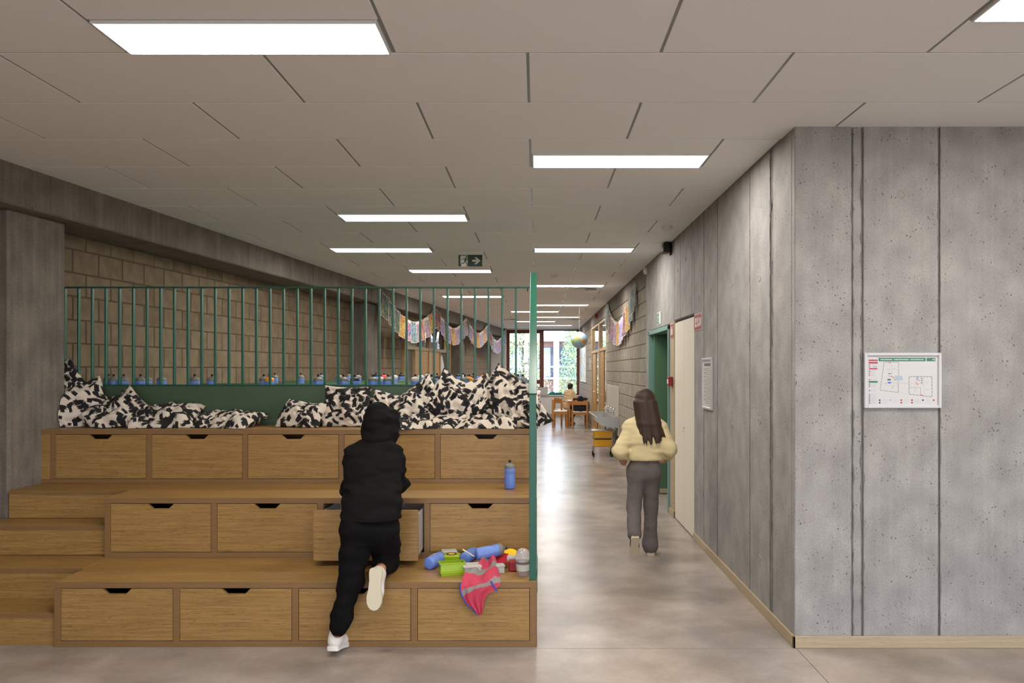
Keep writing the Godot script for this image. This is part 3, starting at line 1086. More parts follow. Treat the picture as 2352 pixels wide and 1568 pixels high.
func build_railing() -> void:
	var t := thing("green_railing", "dark green bar railing on a green parapet behind the top bench", "railing", Vector3(0, T3, -ZP))
	var low := 1.498 - T3
	var high := 2.293 - T3
	var st := mb()
	bb(st, -3.93, -0.004, -0.4, low, 0.0, -0.03, 0.002)
	obj("parapet", st, M.green_board, t)
	for y in [low, high]:
		st = mb()
		bb(st, -3.93, -0.045, y, y + 0.011, 0.006, -0.036, 0.003)
		obj("rail", st, M.green, t)
	st = mb()
	bx(st, Vector3.ZERO, Vector3(0.016, high - low - 0.011, 0.028), 0.003)
	var bar := done(st)
	for k in 34:
		var x := (147.0 + 31.45 * k - CX) * ZP / F
		part("baluster", bar, M.green, t, Vector3(x, (low + 0.011 + high) / 2, -0.015))
	st = mb()
	bb(st, -0.075, -0.067, high - 0.03, high - 0.002, 0.004, 0.014, 0.003)
	obj("rail_clip", st, M.black, t)
	var s := thing("stair_railing", "green flat-bar railing with a sloping handrail at the corridor edge of the seating", "railing", Vector3(-0.021, T1, -4.205))
	st = mb()
	bb(st, -0.021, 0.0205, 0.0, 1.10, 0.006, -0.006, 0.002)
	obj("post", st, M.green, s)
	# sloping flat handrail from the post up to the back
	var a := Vector3(0, 1.485 - T1, 0.012)
	var b := Vector3(0, 2.372 - T1, -1.25)
	var d := (b - a).normalized()
	var x := Transform3D(Basis(Vector3.RIGHT, Vector3.RIGHT.cross(-d) * -1.0, -d), (a + b) / 2)
	st = mb()
	bx(st, Vector3.ZERO, Vector3(0.049, 0.012, a.distance_to(b)), 0.002, x)
	obj("handrail", st, M.green, s)
	st = mb()
	bb(st, -0.02, 0.02, T3 - T1, 2.372 - T1, -1.25, -1.262, 0.002)
	obj("post", st, M.green, s)
	for k in 9:
		var z := -0.13 - 0.125 * k
		var base := 0.0
		if 4.205 - z > Z2 - 0.02: base = T2 - T1
		if 4.205 - z > Z3 - 0.02: base = T3 - T1
		var top := lerpf(a.y, b.y, (a.z - z) / (a.z - b.z)) - 0.01
		st = mb()
		bb(st, -0.0065, 0.0065, base, top, z, z - 0.025, 0.003)
		obj("baluster", st, M.green, s)
	st = mb()
	bb(st, 0.0235, 0.0275, -0.1, 0.12, -0.08, -0.2, 0.001)
	obj("fixing_plate", st, M.green, s)

# ------------------------------------------------------------------ bottle shelves behind the railing
var bottle_parts := {}

func bottle_meshes() -> void:
	var st := mb()
	lathe(st, [Vector2(0, 0.003), Vector2(0.026, 0.0), Vector2(0.034, 0.003), Vector2(0.038, 0.010), Vector2(0.039, 0.045), Vector2(0.0385, 0.09), Vector2(0.0365, 0.10), Vector2(0.0365, 0.112), Vector2(0.039, 0.12), Vector2(0.039, 0.146), Vector2(0.035, 0.152)], 24)
	bottle_parts.body = done(st)
	st = mb()
	lathe(st, [Vector2(0.0375, 0.146), Vector2(0.0385, 0.149), Vector2(0.0385, 0.164), Vector2(0.034, 0.172), Vector2(0.022, 0.179), Vector2(0.012, 0.182), Vector2(0.011, 0.188), Vector2(0, 0.188)], 24)
	bottle_parts.cap = done(st)
	st = mb()
	lathe(st, [Vector2(0.008, 0.186), Vector2(0.008, 0.194), Vector2(0.0105, 0.197), Vector2(0.0105, 0.203), Vector2(0.007, 0.206), Vector2(0, 0.206)], 14)
	bottle_parts.nozzle = done(st)
	M.bottle = mat(Color(0.53, 0.66, 0.92), 0.3, {"backlight_enabled": true, "backlight": Color(0.45, 0.55, 0.9)})
	M.bottle_pale = mat(Color(0.60, 0.70, 0.88), 0.3, {"backlight_enabled": true, "backlight": Color(0.5, 0.6, 0.9)})
	M.bottle_deep = mat(Color(0.13, 0.25, 0.70), 0.3)
	M.cap_grey = mat(Color(0.46, 0.46, 0.44), 0.5)
	M.cap_pale = mat(Color(0.75, 0.73, 0.70), 0.5)
	M.cap_black = mat(Color(0.07, 0.07, 0.08), 0.5)
	M.cap_orange = mat(Color(0.95, 0.58, 0.10), 0.45)
	M.cap_yellow = mat(Color(0.93, 0.76, 0.10), 0.45)
	M.cap_red = mat(Color(0.85, 0.16, 0.13), 0.45)
	M.nozzle = mat(Color(0.13, 0.12, 0.12), 0.5)

func bottle(where: Vector3, cap: String, place: String, group: String, body := "bottle", basis := Basis(), called := "blue") -> Node3D:
	var b := thing("sports_bottle", "%s sports bottle with %s cap %s" % [called, cap, place], "bottle", where, 0.0, group)
	b.basis = basis
	part("body", bottle_parts.body, M[body], b)
	part("cap", bottle_parts.cap, M["cap_" + cap], b)
	part("nozzle", bottle_parts.nozzle, M.nozzle, b)
	return b

func build_shelves() -> void:
	bottle_meshes()
	var names := ["next to the bar railing", "between the other two shelves", "farthest behind the railing"]
	var rows := [[5.80, 6.16, 1.385, -3.93, 1.38], [7.84, 8.20, 1.385, -3.71, 1.478], [9.75, 10.12, 1.385, -3.47, 1.478]]
	for i in 3:
		var r: Array = rows[i]
		var c := thing("green_shelf", "green bottle shelf unit %s" % names[i], "shelf", Vector3(0, 0, -r[0]), 0.0, "green bottle shelves")
		var st := mb()
		bb(st, r[3], -0.03, 0.02, r[2] - 0.02, -0.02, -(r[1] - r[0]), 0.002)
		obj("body", st, M.green_board, c)
		st = mb()
		bb(st, r[3], -0.03, r[2] - 0.02, r[2], 0.0, -(r[1] - r[0]), 0.002)
		obj("shelf_board", st, M.green_board, c)
		if i > 0:
			st = mb()
			bb(st, r[3], -0.03, 0.02, r[4], 0.0, -0.02, 0.003)
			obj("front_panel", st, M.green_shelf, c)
			st = mb()
			bb(st, r[3], -0.03, 0.5, 1.46, -(r[1] - r[0]) - 0.002, -(r[1] - r[0]) - 0.018, 0.003)
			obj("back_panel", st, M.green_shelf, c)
	var spots := [
		[179, 5.95, "black", "bottle_deep"], [249, 6.02, "grey", "bottle"], [261, 5.92, "grey", "bottle"], [284, 5.95, "grey", "bottle"], [323, 5.92, "grey", "bottle"], [338, 6.04, "grey", "bottle_pale"], [371, 5.97, "grey", "bottle"], [447, 5.95, "grey", "bottle"], [487, 5.90, "grey", "bottle"],
		[606, 6.06, "grey", "bottle_pale"], [618.5, 5.93, "orange", "bottle"], [631, 8.0, "grey", "bottle"], [691, 8.0, "grey", "bottle"], [731, 5.92, "grey", "bottle"], [738, 8.02, "grey", "bottle"],
		[779, 8.02, "grey", "bottle"], [789, 5.90, "grey", "bottle"], [801, 9.92, "grey", "bottle_pale"], [815, 6.06, "black", "bottle"], [822, 8.0, "grey", "bottle"], [856.5, 5.90, "grey", "bottle"], [864, 9.92, "black", "bottle"], [874, 6.07, "pale", "bottle"], [882, 8.0, "red", "bottle"], [891, 5.91, "grey", "bottle"], [906, 8.0, "pale", "bottle_pale"], [922, 9.92, "black", "bottle"], [954, 6.05, "pale", "bottle"], [967, 8.0, "pale", "bottle"], [982, 9.92, "pale", "bottle"], [991, 5.92, "grey", "bottle_pale"],
		[1004, 8.02, "black", "bottle"], [1016, 6.06, "red", "bottle"], [1030, 9.92, "pale", "bottle_pale"], [1038, 5.92, "grey", "bottle"], [1054, 9.92, "black", "bottle"], [1064, 8.02, "pale", "bottle"], [1068, 5.91, "grey", "bottle"], [1077, 6.07, "orange", "bottle_pale"], [1087, 8.0, "black", "bottle_pale"], [1111, 8.0, "orange", "bottle"], [1182, 8.0, "yellow", "bottle"], [1190, 6.06, "grey", "bottle"], [1201, 5.93, "grey", "bottle"]]
	for s in spots:
		var row := 0 if s[1] < 7.0 else (1 if s[1] < 9.0 else 2)
		var tone: String = {"bottle": "blue", "bottle_pale": "pale blue", "bottle_deep": "deep blue"}[s[3]]
		bottle(Vector3((s[0] - CX) * s[1] / F, 1.3855, -s[1]), s[2], "on the green shelf " + names[row], "bottles on the green shelf " + names[row], s[3], Basis(Vector3.UP, rng.randf() * TAU), tone)
	# lime tub and a flask lying among the bottles
	var tub := thing("lunch_tub", "yellow-green plastic tub among the bottles on the shelf behind the cushions", "tub", Vector3((1107 - CX) * 6.0 / F, 1.3855, -6.02))
	var st := mb()
	lathe(st, [Vector2(0, 0), Vector2(0.04, 0), Vector2(0.05, 0.10), Vector2(0.054, 0.105), Vector2(0.054, 0.11), Vector2(0.047, 0.112), Vector2(0, 0.112)], 24)
	obj("tub", st, mat(Color(0.80, 0.82, 0.12), 0.35), tub)
	var fl := thing("drinking_flask", "blue and white flask lying across the bottles behind the cushion heap", "flask", Vector3((1091 - CX) * 8.05 / F, 1.50, -8.05))
	fl.rotation = Vector3(0.0, 0.3, -1.2)
	st = mb()
	lathe(st, [Vector2(0, -0.09), Vector2(0.03, -0.09), Vector2(0.034, -0.08), Vector2(0.034, 0.06), Vector2(0.02, 0.08), Vector2(0.02, 0.11), Vector2(0, 0.11)], 20)
	obj("body", st, mat(Color(0.16, 0.28, 0.72), 0.3), fl)
	st = mb()
	lathe(st, [Vector2(0.0345, -0.03), Vector2(0.0348, -0.03), Vector2(0.0348, 0.02), Vector2(0.0345, 0.02)], 20)
	obj("band", st, M.white, fl)

# ------------------------------------------------------------------ timber screens with doors and fanlights
func screen(root: Node3D, s0: float, s1: float, posts: Array, leaves: Array, transom: float, top: float) -> void:
	# root axes: x along the wall, y up, z towards the corridor
	for p in posts:
		var st := mb()
		bb(st, p[0], p[1], 0.0, top, -0.05, 0.045, 0.004)
		obj("post", st, M.frame_wood, root)
	for y in [[transom, transom + 0.075], [top - 0.06, top], [0.0, 0.08]]:
		var st := mb()
		bb(st, s0, s1, y[0], y[1], -0.045, 0.04, 0.004)
		obj("rail", st, M.frame_wood, root)
	for l in leaves:
		var st := mb()
		if l[2] == "wood":
			bb(st, l[0], l[1], 0.085, transom - 0.004, -0.02, 0.02, 0.003)
			var d := obj("door_leaf", st, M.door_wood, root)
			st = mb()
			tube(st, [Vector3(l[1] - 0.08, 1.05, 0.02), Vector3(l[1] - 0.08, 1.05, 0.065), Vector3(l[1] - 0.2, 1.05, 0.065)], 0.009, 8)
			obj("handle", st, M.steel, d)
		else:
			face(st, [Vector3(l[0], 0.08, 0), Vector3(l[1], 0.08, 0), Vector3(l[1], transom, 0), Vector3(l[0], transom, 0)], Vector3.BACK)
			obj("pane", st, M.glass, root)
	for i in posts.size() - 1:
		var st := mb()
		var a: float = posts[i][1]
		var b: float = posts[i + 1][0]
		if b - a < 0.15: continue
		face(st, [Vector3(a, transom + 0.07, 0), Vector3(b, transom + 0.07, 0), Vector3(b, top - 0.05, 0), Vector3(a, top - 0.05, 0)], Vector3.BACK)
		obj("fanlight", st, M.glass, root)

func build_screens() -> void:
	var turn := PI / 2 - atan(0.1234)
	var u := Vector3(sin(atan(0.1234)), 0, -cos(atan(0.1234)))
	var n := Vector3(u.z * -1.0, 0, u.x)
	var a := structure("door_2", "pale timber screen with wooden doors and fanlights in the block wall", "door", Vector3(-4.227, 0, 0) + n * (REVEAL + 0.02), turn)
	screen(a, 14.97, 18.98, [[14.97, 15.05], [16.86, 17.0], [18.86, 18.98]], [[15.05, 15.35, "glass"], [15.35, 15.75, "glass"], [15.82, 16.86, "wood"], [17.0, 17.9, "wood"], [17.95, 18.86, "glass"]], 2.06, 2.77)
	var st := mb()
	bb(st, 15.75, 15.82, 0.0, 2.06, -0.04, 0.04, 0.003)
	bb(st, 17.9, 17.95, 0.0, 2.06, -0.04, 0.04, 0.003)
	obj("mullion", st, M.frame_wood, a)
	# classroom behind: pale back wall, closed box
	st = mb()
	bb(st, 14.5, 19.2, 0.0, 2.8, -2.4, -2.3)
	bb(st, 14.4, 14.5, 0.0, 2.8, -2.4, -0.3)
	bb(st, 19.2, 19.3, 0.0, 2.8, -2.4, -0.3)
	var room := structure("wall_classroom", "pale classroom wall behind the timber screen", "wall", a.position, turn)
	obj("wall", st, M.plaster, room)
	# paintings propped behind the fanlight, white cut-out on the glass
	var pictures := [[15.25, 0.55, 2, 41, [Color(0.2, 0.35, 0.6), Color(0.75, 0.6, 0.3), Color(0.25, 0.45, 0.35)]], [16.1, 0.5, 5, 44, [Color(0.3, 0.55, 0.6), Color(0.55, 0.3, 0.35), Color(0.85, 0.8, 0.7)]], [18.35, 0.4, 7, 47, [Color(0.75, 0.4, 0.15), Color(0.4, 0.6, 0.2), Color(0.8, 0.7, 0.3)]]]
	for p in pictures:
		var q := thing("painting", "painted sheet standing in the fanlight of the timber screen", "painting", a.position + u * p[0] + Vector3(0, 2.14, 0), turn, "paintings in the fanlight")
		st = mb()
		quad_uv(st, Vector3(p[1] / 2, 0.27, 0.012), Vector3(p[1] / 2, 0, 0), Vector3(0, 0.27, 0))
		var m := mat(Color.WHITE, 0.7)
		m.albedo_texture = painted_paper(p[3], p[4])
		obj("sheet", st, m, q)
	var cut := thing("paper_cutout", "white paper cut-out stuck on the glass of the timber screen", "decoration", a.position + u * 18.0 + Vector3(0, 1.0, 0), turn)
	st = mb()
	prism(st, PackedVector2Array([Vector2(0, 0), Vector2(0.28, -0.1), Vector2(0.42, 0.3), Vector2(0.36, 0.75), Vector2(0.15, 1.0), Vector2(0.02, 0.9), Vector2(0.08, 0.5)]), 0.008, 0.012)
	obj("paper", st, mat(Color(0.82, 0.82, 0.84), 0.7), cut)
	# screen on the corridor's other side
	var b := structure("door_3", "pale timber screen with narrow doors and fanlights along the corridor", "door", Vector3(RIGHT + 0.05, 0, 0), -PI / 2)
	b.position = Vector3(RIGHT + 0.05, 0, 0)
	var g := func(z0, z1): return [-z1, -z0]
	# x of this screen runs towards the camera: use negative depths
	screen(b, -19.55, -15.45, [[-19.55, -19.45], [-17.45, -17.2], [-15.55, -15.45]], [[-19.45, -18.5, "wood"], [-18.45, -17.45, "glass"], [-17.2, -16.3, "wood"], [-16.25, -15.55, "glass"]], 2.06, 2.78)
	st = mb()
	bb(st, 3.2, 3.3, 0.0, 2.9, -15.0, -20.0)
	bb(st, RIGHT + 0.3, 3.3, 0.0, 2.9, -15.2, -15.3)
	bb(st, RIGHT + 0.3, 3.3, 0.0, 2.9, -19.8, -19.9)
	var room2 := structure("wall_office", "pale wall of the room behind the narrow timber screen", "wall")
	obj("wall", st, M.plaster, room2)

# ------------------------------------------------------------------ cushions
# a soft cushion: pinched corners, creases, flattened where it rests on the bench or leans on the parapet
func cushion(label: String, px: float, py: float, d: float, w: float, h: float, t: float, turn: Vector3, seed_: int, bend := 0.0, back := ZP - 0.003) -> void:
	var o := thing("patterned_cushion", label, "cushion", at(px, py, d), 0.0, "patterned cushions on the top bench")
	var basis := Basis.from_euler(turn * PI / 180.0)
	var n := 30
	var nz := noise(seed_, 5.0, 3)
	var front := []
	var rear := []
	for i in n + 1:
		var fr := []
		var rr := []
		for j in n + 1:
			var u := 2.0 * j / n - 1.0
			var v := 1.0 - 2.0 * i / n
			var x := w / 2 * u * (1.0 - 0.09 * (1.0 - v * v) * u * u)
			var y := h / 2 * v * (1.0 - 0.09 * (1.0 - u * u) * v * v)
			var m := maxf((1 - u * u) * (1 - v * v), 0.0)
			var z := t * 0.62 * pow(m, 0.40)
			for s in [1.0, -1.0]:
				var k := 1.0 + 0.35 * nz.get_noise_3d(x * 0.8 + 10 * s, y * 0.8, seed_)
				var crease := 0.045 * pow(m, 0.3) * pow(1.0 - absf(nz.get_noise_3d(x * 1.1, y * 1.1 + 40, s * 7.0 + seed_)), 5.0)
				var p := Vector3(x, y, s * maxf(z * k - crease, 0.0) + bend * (u * u - 0.4) - bend * 0.6 * v * v)
				p = basis * p
				var low := T3 + 0.003 - o.position.y
				if p.y < low: p.y = low + 0.12 * (p.y - low) * 0.0
				if o.position.z + p.z < -back: p.z = -back - o.position.z
				var deep := -(o.position.z + p.z)
				var wall := beam_x(deep) + (REVEAL if deep > 5.53 else -0.13) + 0.008 - o.position.x
				if p.x < wall: p.x = wall
				if s > 0: fr.append(p)
				else: rr.append(p)
		front.append(fr)
		rear.append(rr)
	var st := mb()
	var off := Vector2(0.137 * seed_, 0.291 * seed_)
	sheet(st, front, off, off + Vector2(w, h) * 1.45, false)
	var g := group_id
	sheet(st, rear, off + Vector2(0.4, 0.3), off + Vector2(0.4, 0.3) + Vector2(w, h) * 1.45, true)
	obj("cover", st, M.cushion, o)

func build_cushions() -> void:
	var black := "black and cream brush-print cushion "
	cushion(black + "half hidden behind the concrete column", 140, 900, 5.66, 0.40, 0.40, 0.13, Vector3(-12, 20, 35), 1)
	cushion(black + "leaning against the concrete column", 187, 937, 5.60, 0.42, 0.42, 0.19, Vector3(-18, 25, 22), 2, 0.03)
	cushion(black + "slumped to a peak near the column", 270, 952, 5.56, 0.44, 0.40, 0.20, Vector3(-38, 8, 44), 3, 0.04)
	cushion(black + "lying low between the peaked one and the flat pointed one", 382, 962, 5.55, 0.50, 0.40, 0.20, Vector3(-66, 4, 6), 4, 0.03)
	cushion(black + "lying flat with a point towards the bare stretch of bench", 522, 968, 5.55, 0.52, 0.38, 0.15, Vector3(-72, -6, -8), 5, 0.03)
	cushion(black + "crumpled beside the upright square one", 696, 954, 5.56, 0.36, 0.28, 0.20, Vector3(-40, -5, -8), 6, 0.03)
	cushion(black + "propped behind the upright square one", 838, 955, 5.70, 0.26, 0.34, 0.07, Vector3(-8, 4, -18), 7)
	cushion(black + "standing upright as a square against the parapet", 796, 936, 5.60, 0.385, 0.355, 0.15, Vector3(-12, -4, -1), 8)
	cushion(black + "leaning behind the hooded child's head", 897, 947, 5.62, 0.34, 0.34, 0.16, Vector3(-16, 12, -14), 9, 0.03)
	cushion(black + "bulging large at the start of the heap", 957, 934, 5.58, 0.46, 0.38, 0.20, Vector3(-26, -4, 38), 10, 0.05)
	cushion(black + "drooping over the bench edge under the heap", 975, 975, 5.44, 0.56, 0.30, 0.13, Vector3(-74, 8, 4), 11, 0.02)
	cushion(black + "tipped on its corner in the middle of the heap", 1040, 918, 5.58, 0.40, 0.40, 0.16, Vector3(-22, 10, -32), 12, 0.03)
	cushion(black + "tucked behind the tall pointed one", 1098, 922, 5.60, 0.34, 0.38, 0.15, Vector3(-14, 20, 20), 13, 0.02)
	cushion(black + "standing highest with a pointed corner", 1158, 912, 5.58, 0.40, 0.42, 0.19, Vector3(-16, -12, -30), 14, 0.04)
	cushion(black + "flat under the tall pointed one", 1120, 970, 5.48, 0.50, 0.34, 0.13, Vector3(-72, -4, -3), 15, 0.02)
	cushion(black + "squeezed against the green stair railing", 1196, 950, 5.50, 0.34, 0.36, 0.20, Vector3(-24, -35, 10), 16, 0.03)
	cushion(black + "poking a corner out between the railing bars", 1216, 944, 5.58, 0.26, 0.34, 0.075, Vector3(-10, 15, 30), 17)

# ------------------------------------------------------------------ things left on the benches
func tread1(px: float, py: float) -> Vector3:
	return at(px, py, F * (EYE - T1) / (py - CY))

func open_box(st: SurfaceTool, w: float, d: float, h: float, wall: float, x: Transform3D) -> void:
	bb(st, -w / 2, w / 2, 0, wall, -d / 2, d / 2, 0.001, x)
	for s in [-1, 1]:
		bb(st, s * (w / 2 - wall), s * w / 2, wall, h, -d / 2, d / 2, 0.001, x)
		bb(st, -w / 2 + wall, w / 2 - wall, wall, h, s * (d / 2 - wall), s * d / 2, 0.001, x)
	for s in [-1, 1]:
		bb(st, s * (w / 2 - wall), s * (w / 2 + 0.005), h - 0.006, h, -d / 2 - 0.005, d / 2 + 0.005, 0.0015, x)
		bb(st, -w / 2, w / 2, h - 0.006, h, s * (d / 2 - wall), s * (d / 2 + 0.005), 0.0015, x)

func build_tier_clutter() -> void:
	bottle(at(1171, 1121, 5.065) + Vector3(0, 0.0, 0), "grey", "standing alone on the middle bench", "", "bottle")
	get_child(get_child_count() - 1).position.y = T2 + 0.001
	# three bottles lying on the lowest bench
	var lie := [[tread1(984, 1309), Vector3(0.35, 0.0, -0.94), 0.0, "lying beside the lime lunch box"], [tread1(1066, 1300) + Vector3(0, 0, -0.03), Vector3(0.28, 0.0, -0.96), 0.0, "lying behind the lime lunch box"], [tread1(1094, 1302) + Vector3(0, 0.045, 0.02), Vector3(0.93, 0.12, -0.33), 0.0, "lying on top of the lunch clutter"]]
	for l in lie:
		var y: Vector3 = l[1].normalized()
		var x := y.cross(Vector3.UP).normalized()
		bottle(l[0] + Vector3(0, 0.040, 0), "grey", l[3], "", "bottle", Basis(x, y, x.cross(y)))
		if l[3].begins_with("lying beside"):
			var b := get_child(get_child_count() - 1)
			var tm := TextMesh.new()
			tm.text = "TWAIS"
			tm.font_size = 24
			tm.pixel_size = 0.0009
			tm.depth = 0.0006
			var tb := Basis(Vector3.UP, Vector3(0.55, 0, 0.83).cross(Vector3.UP), Vector3(0.55, 0, 0.83))
			part("lettering", tm, M.white, b, Vector3(0, 0.075, 0) - x * 0.0 , Basis())
			b.get_child(b.get_child_count() - 1).basis = upward_basis(Basis(x, y, x.cross(y)))
			b.get_child(b.get_child_count() - 1).position = Vector3(0, 0.075, 0) + upward_basis(Basis(x, y, x.cross(y))).z * 0.0395
	# lime lunch box tipped open, with a second one behind
	var lime := mat(Color(0.60, 0.71, 0.09), 0.35, {"backlight_enabled": true, "backlight": Color(0.4, 0.5, 0.05)})
	var lb := thing("lunch_box", "lime green plastic lunch box with its lid off on the lowest bench", "lunch box", tread1(1036, 1322))
	var st := mb()
	open_box(st, 0.155, 0.11, 0.022, 0.003, Transform3D(turned(Vector3.UP, 14), Vector3(0.004, 0.0, -0.055)))
	obj("lid", st, lime, lb)
	st = mb()
	open_box(st, 0.15, 0.105, 0.055, 0.003, Transform3D(turned(Vector3.UP, 14) * turned(Vector3.RIGHT, -6), Vector3(-0.002, 0.014, -0.058)))
	obj("tub", st, lime, lb)
	var l2 := thing("lunch_box", "lime lunch box with a round dark print behind the open one", "lunch box", tread1(1036, 1296))
	st = mb()
	bx(st, Vector3(0, 0.03, -0.03), Vector3(0.11, 0.06, 0.08), 0.008)
	obj("tub", st, lime, l2)
	st = mb()
	prism(st, disc(0.034, 28), 0.0, 0.001, Transform3D(turned(Vector3.RIGHT, -90), Vector3(0, 0.0605, -0.03)))
	obj("print", st, mat(Color(0.24, 0.10, 0.16), 0.5), l2)
	st = mb()
	prism(st, disc(0.022, 24), 0.0, 0.0015, Transform3D(turned(Vector3.RIGHT, -90), Vector3(0, 0.0605, -0.03)))
	obj("print_centre", st, mat(Color(0.85, 0.68, 0.25), 0.5), l2)
	# clear and white tubs
	var frosted := mat(Color(0.80, 0.78, 0.75), 0.3, {"backlight_enabled": true, "backlight": Color(0.7, 0.68, 0.65)})
	for e in [[1032, 1288, 0.085, 0.055, "round frosted tub behind the printed lunch box"], [1084, 1320, 0.10, 0.05, "white square tub beside the pink safety vest"], [1148, 1318, 0.05, 0.045, "small white tub half under the pink vest"]]:
		var c := thing("food_tub", e[4], "tub", tread1(e[0], e[1]))
		st = mb()
		open_box(st, e[2], e[2] * 0.75, e[3], 0.0025, Transform3D(turned(Vector3.UP, 10), Vector3(0, 0, -0.035)))
		obj("tub", st, frosted, c)
		st = mb()
		bx(st, Vector3(0, e[3] + 0.003, -0.035), Vector3(e[2] + 0.012, 0.008, e[2] * 0.75 + 0.012), 0.003, Transform3D(turned(Vector3.UP, 10), Vector3.ZERO))
		obj("lid", st, frosted, c)
	var rb := thing("lunch_box", "dark red plastic box beside the clear domed cup", "lunch box", tread1(1180, 1313))
	st = mb()
	bx(st, Vector3(0, 0.032, -0.03), Vector3(0.062, 0.064, 0.06), 0.007)
	obj("tub", st, M.red, rb)
	var sp := thing("spoon", "cream plastic spoon resting on the blue bottles", "spoon", at(1076, 1270, 4.44))
	st = mb()
	tube(st, [Vector3(0.035, -0.02, 0), Vector3(0.0, 0.002, 0), Vector3(-0.02, 0.014, 0)], 0.003, 6)
	ball(st, Vector3(-0.032, 0.021, 0), Vector3(0.018, 0.004, 0.012), 12, Transform3D(turned(Vector3.BACK, -30), Vector3(-0.006, -0.018, 0)))
	obj("spoon", st, mat(Color(0.88, 0.83, 0.66), 0.4), sp)
	var yl := thing("jar_lid", "yellow printed lid behind the clear domed cup", "lid", at(1172, 1274, 4.62))
	yl.position.y = T1 + 0.05
	st = mb()
	lathe(st, [Vector2(0, -0.006), Vector2(0.045, -0.006), Vector2(0.047, 0.0), Vector2(0.045, 0.006), Vector2(0, 0.006)], 24, Transform3D(turned(Vector3.RIGHT, 22), Vector3.ZERO))
	obj("lid", st, M.cap_yellow, yl)
	st = mb()
	bb(st, -0.05, 0.05, -0.05, -0.006, -0.05, 0.0, 0.004)
	obj("tub", st, frosted, yl)
	# clear cup with a domed lid
	var clear := mat(Color(0.92, 0.90, 0.90, 0.22), 0.08, {"transparency": BaseMaterial3D.TRANSPARENCY_ALPHA})
	var cup := thing("yoghurt_cup", "clear plastic cup with grey band and domed lid beside the green post", "cup", tread1(1201, 1321))
	st = mb()
	lathe(st, [Vector2(0, 0.0), Vector2(0.034, 0.0), Vector2(0.036, 0.004), Vector2(0.047, 0.105)], 28)
	obj("cup", st, clear, cup)
	st = mb()
	lathe(st, [Vector2(0, 0.004), Vector2(0.033, 0.004), Vector2(0.036, 0.03), Vector2(0, 0.03)], 24)
	obj("remains", st, mat(Color(0.50, 0.33, 0.36), 0.5), cup)
	st = mb()
	lathe(st, [Vector2(0.0375, 0.034), Vector2(0.0395, 0.034), Vector2(0.0435, 0.072), Vector2(0.0415, 0.072)], 28)
	obj("sleeve", st, mat(Color(0.74, 0.74, 0.70), 0.6), cup)
	st = mb()
	lathe(st, [Vector2(0.0435, 0.076), Vector2(0.0445, 0.076), Vector2(0.0465, 0.09), Vector2(0.0455, 0.09)], 28)
	obj("band", st, mat(Color(0.42, 0.38, 0.36), 0.5), cup)
	st = mb()
	lathe(st, [Vector2(0.049, 0.1), Vector2(0.051, 0.103), Vector2(0.051, 0.112), Vector2(0.046, 0.116), Vector2(0.042, 0.138), Vector2(0.03, 0.156), Vector2(0.014, 0.164), Vector2(0, 0.166)], 28)
	obj("dome_lid", st, mat(Color(0.86, 0.84, 0.83, 0.4), 0.1, {"transparency": BaseMaterial3D.TRANSPARENCY_ALPHA}), cup)
	var wc := thing("plastic_cup", "small white plastic cup lying on the red box", "cup", at(1177, 1283, 4.47))
	st = mb()
	lathe(st, [Vector2(0.0, 0.055), Vector2(0.016, 0.055), Vector2(0.026, 0.0), Vector2(0.024, 0.0), Vector2(0.015, 0.052), Vector2(0, 0.052)], 20, Transform3D(turned(Vector3.BACK, -75) * turned(Vector3.RIGHT, 30), Vector3(-0.02, 0, 0)))
	obj("cup", st, frosted, wc)
	build_vest()

func upward_basis(b: Basis) -> Basis:
	# lettering runs along a lying bottle, facing up and towards the hall
	var out := (b.inverse() * Vector3(-0.35, 0.75, 0.56)).normalized()
	out = (out - Vector3.UP * out.y).normalized()
	return Basis(Vector3.UP, out.cross(Vector3.UP), out)

func vest_image() -> Image:
	var im := Image.create(160, 256, false, Image.FORMAT_RGB8)
	var pink := Color(0.72, 0.22, 0.31)
	im.fill(pink)
	var w := noise(3, 0.2, 2)
	for y in 256:
		for x in 160:
			var k := 1.0 + 0.08 * w.get_noise_2d(x, y)
			im.set_pixel(x, y, Color(pink.r * k, pink.g * k, pink.b * k))
	var silver := Color(0.52, 0.495, 0.475)
	polygon(im, [Vector2(0, 29), Vector2(160, 10), Vector2(160, 26), Vector2(0, 46)], silver)
	polygon(im, [Vector2(0, 74), Vector2(160, 48), Vector2(160, 66), Vector2(0, 96)], silver)
	polygon(im, [Vector2(0, 164), Vector2(160, 92), Vector2(160, 114), Vector2(0, 190)], silver)
	return im

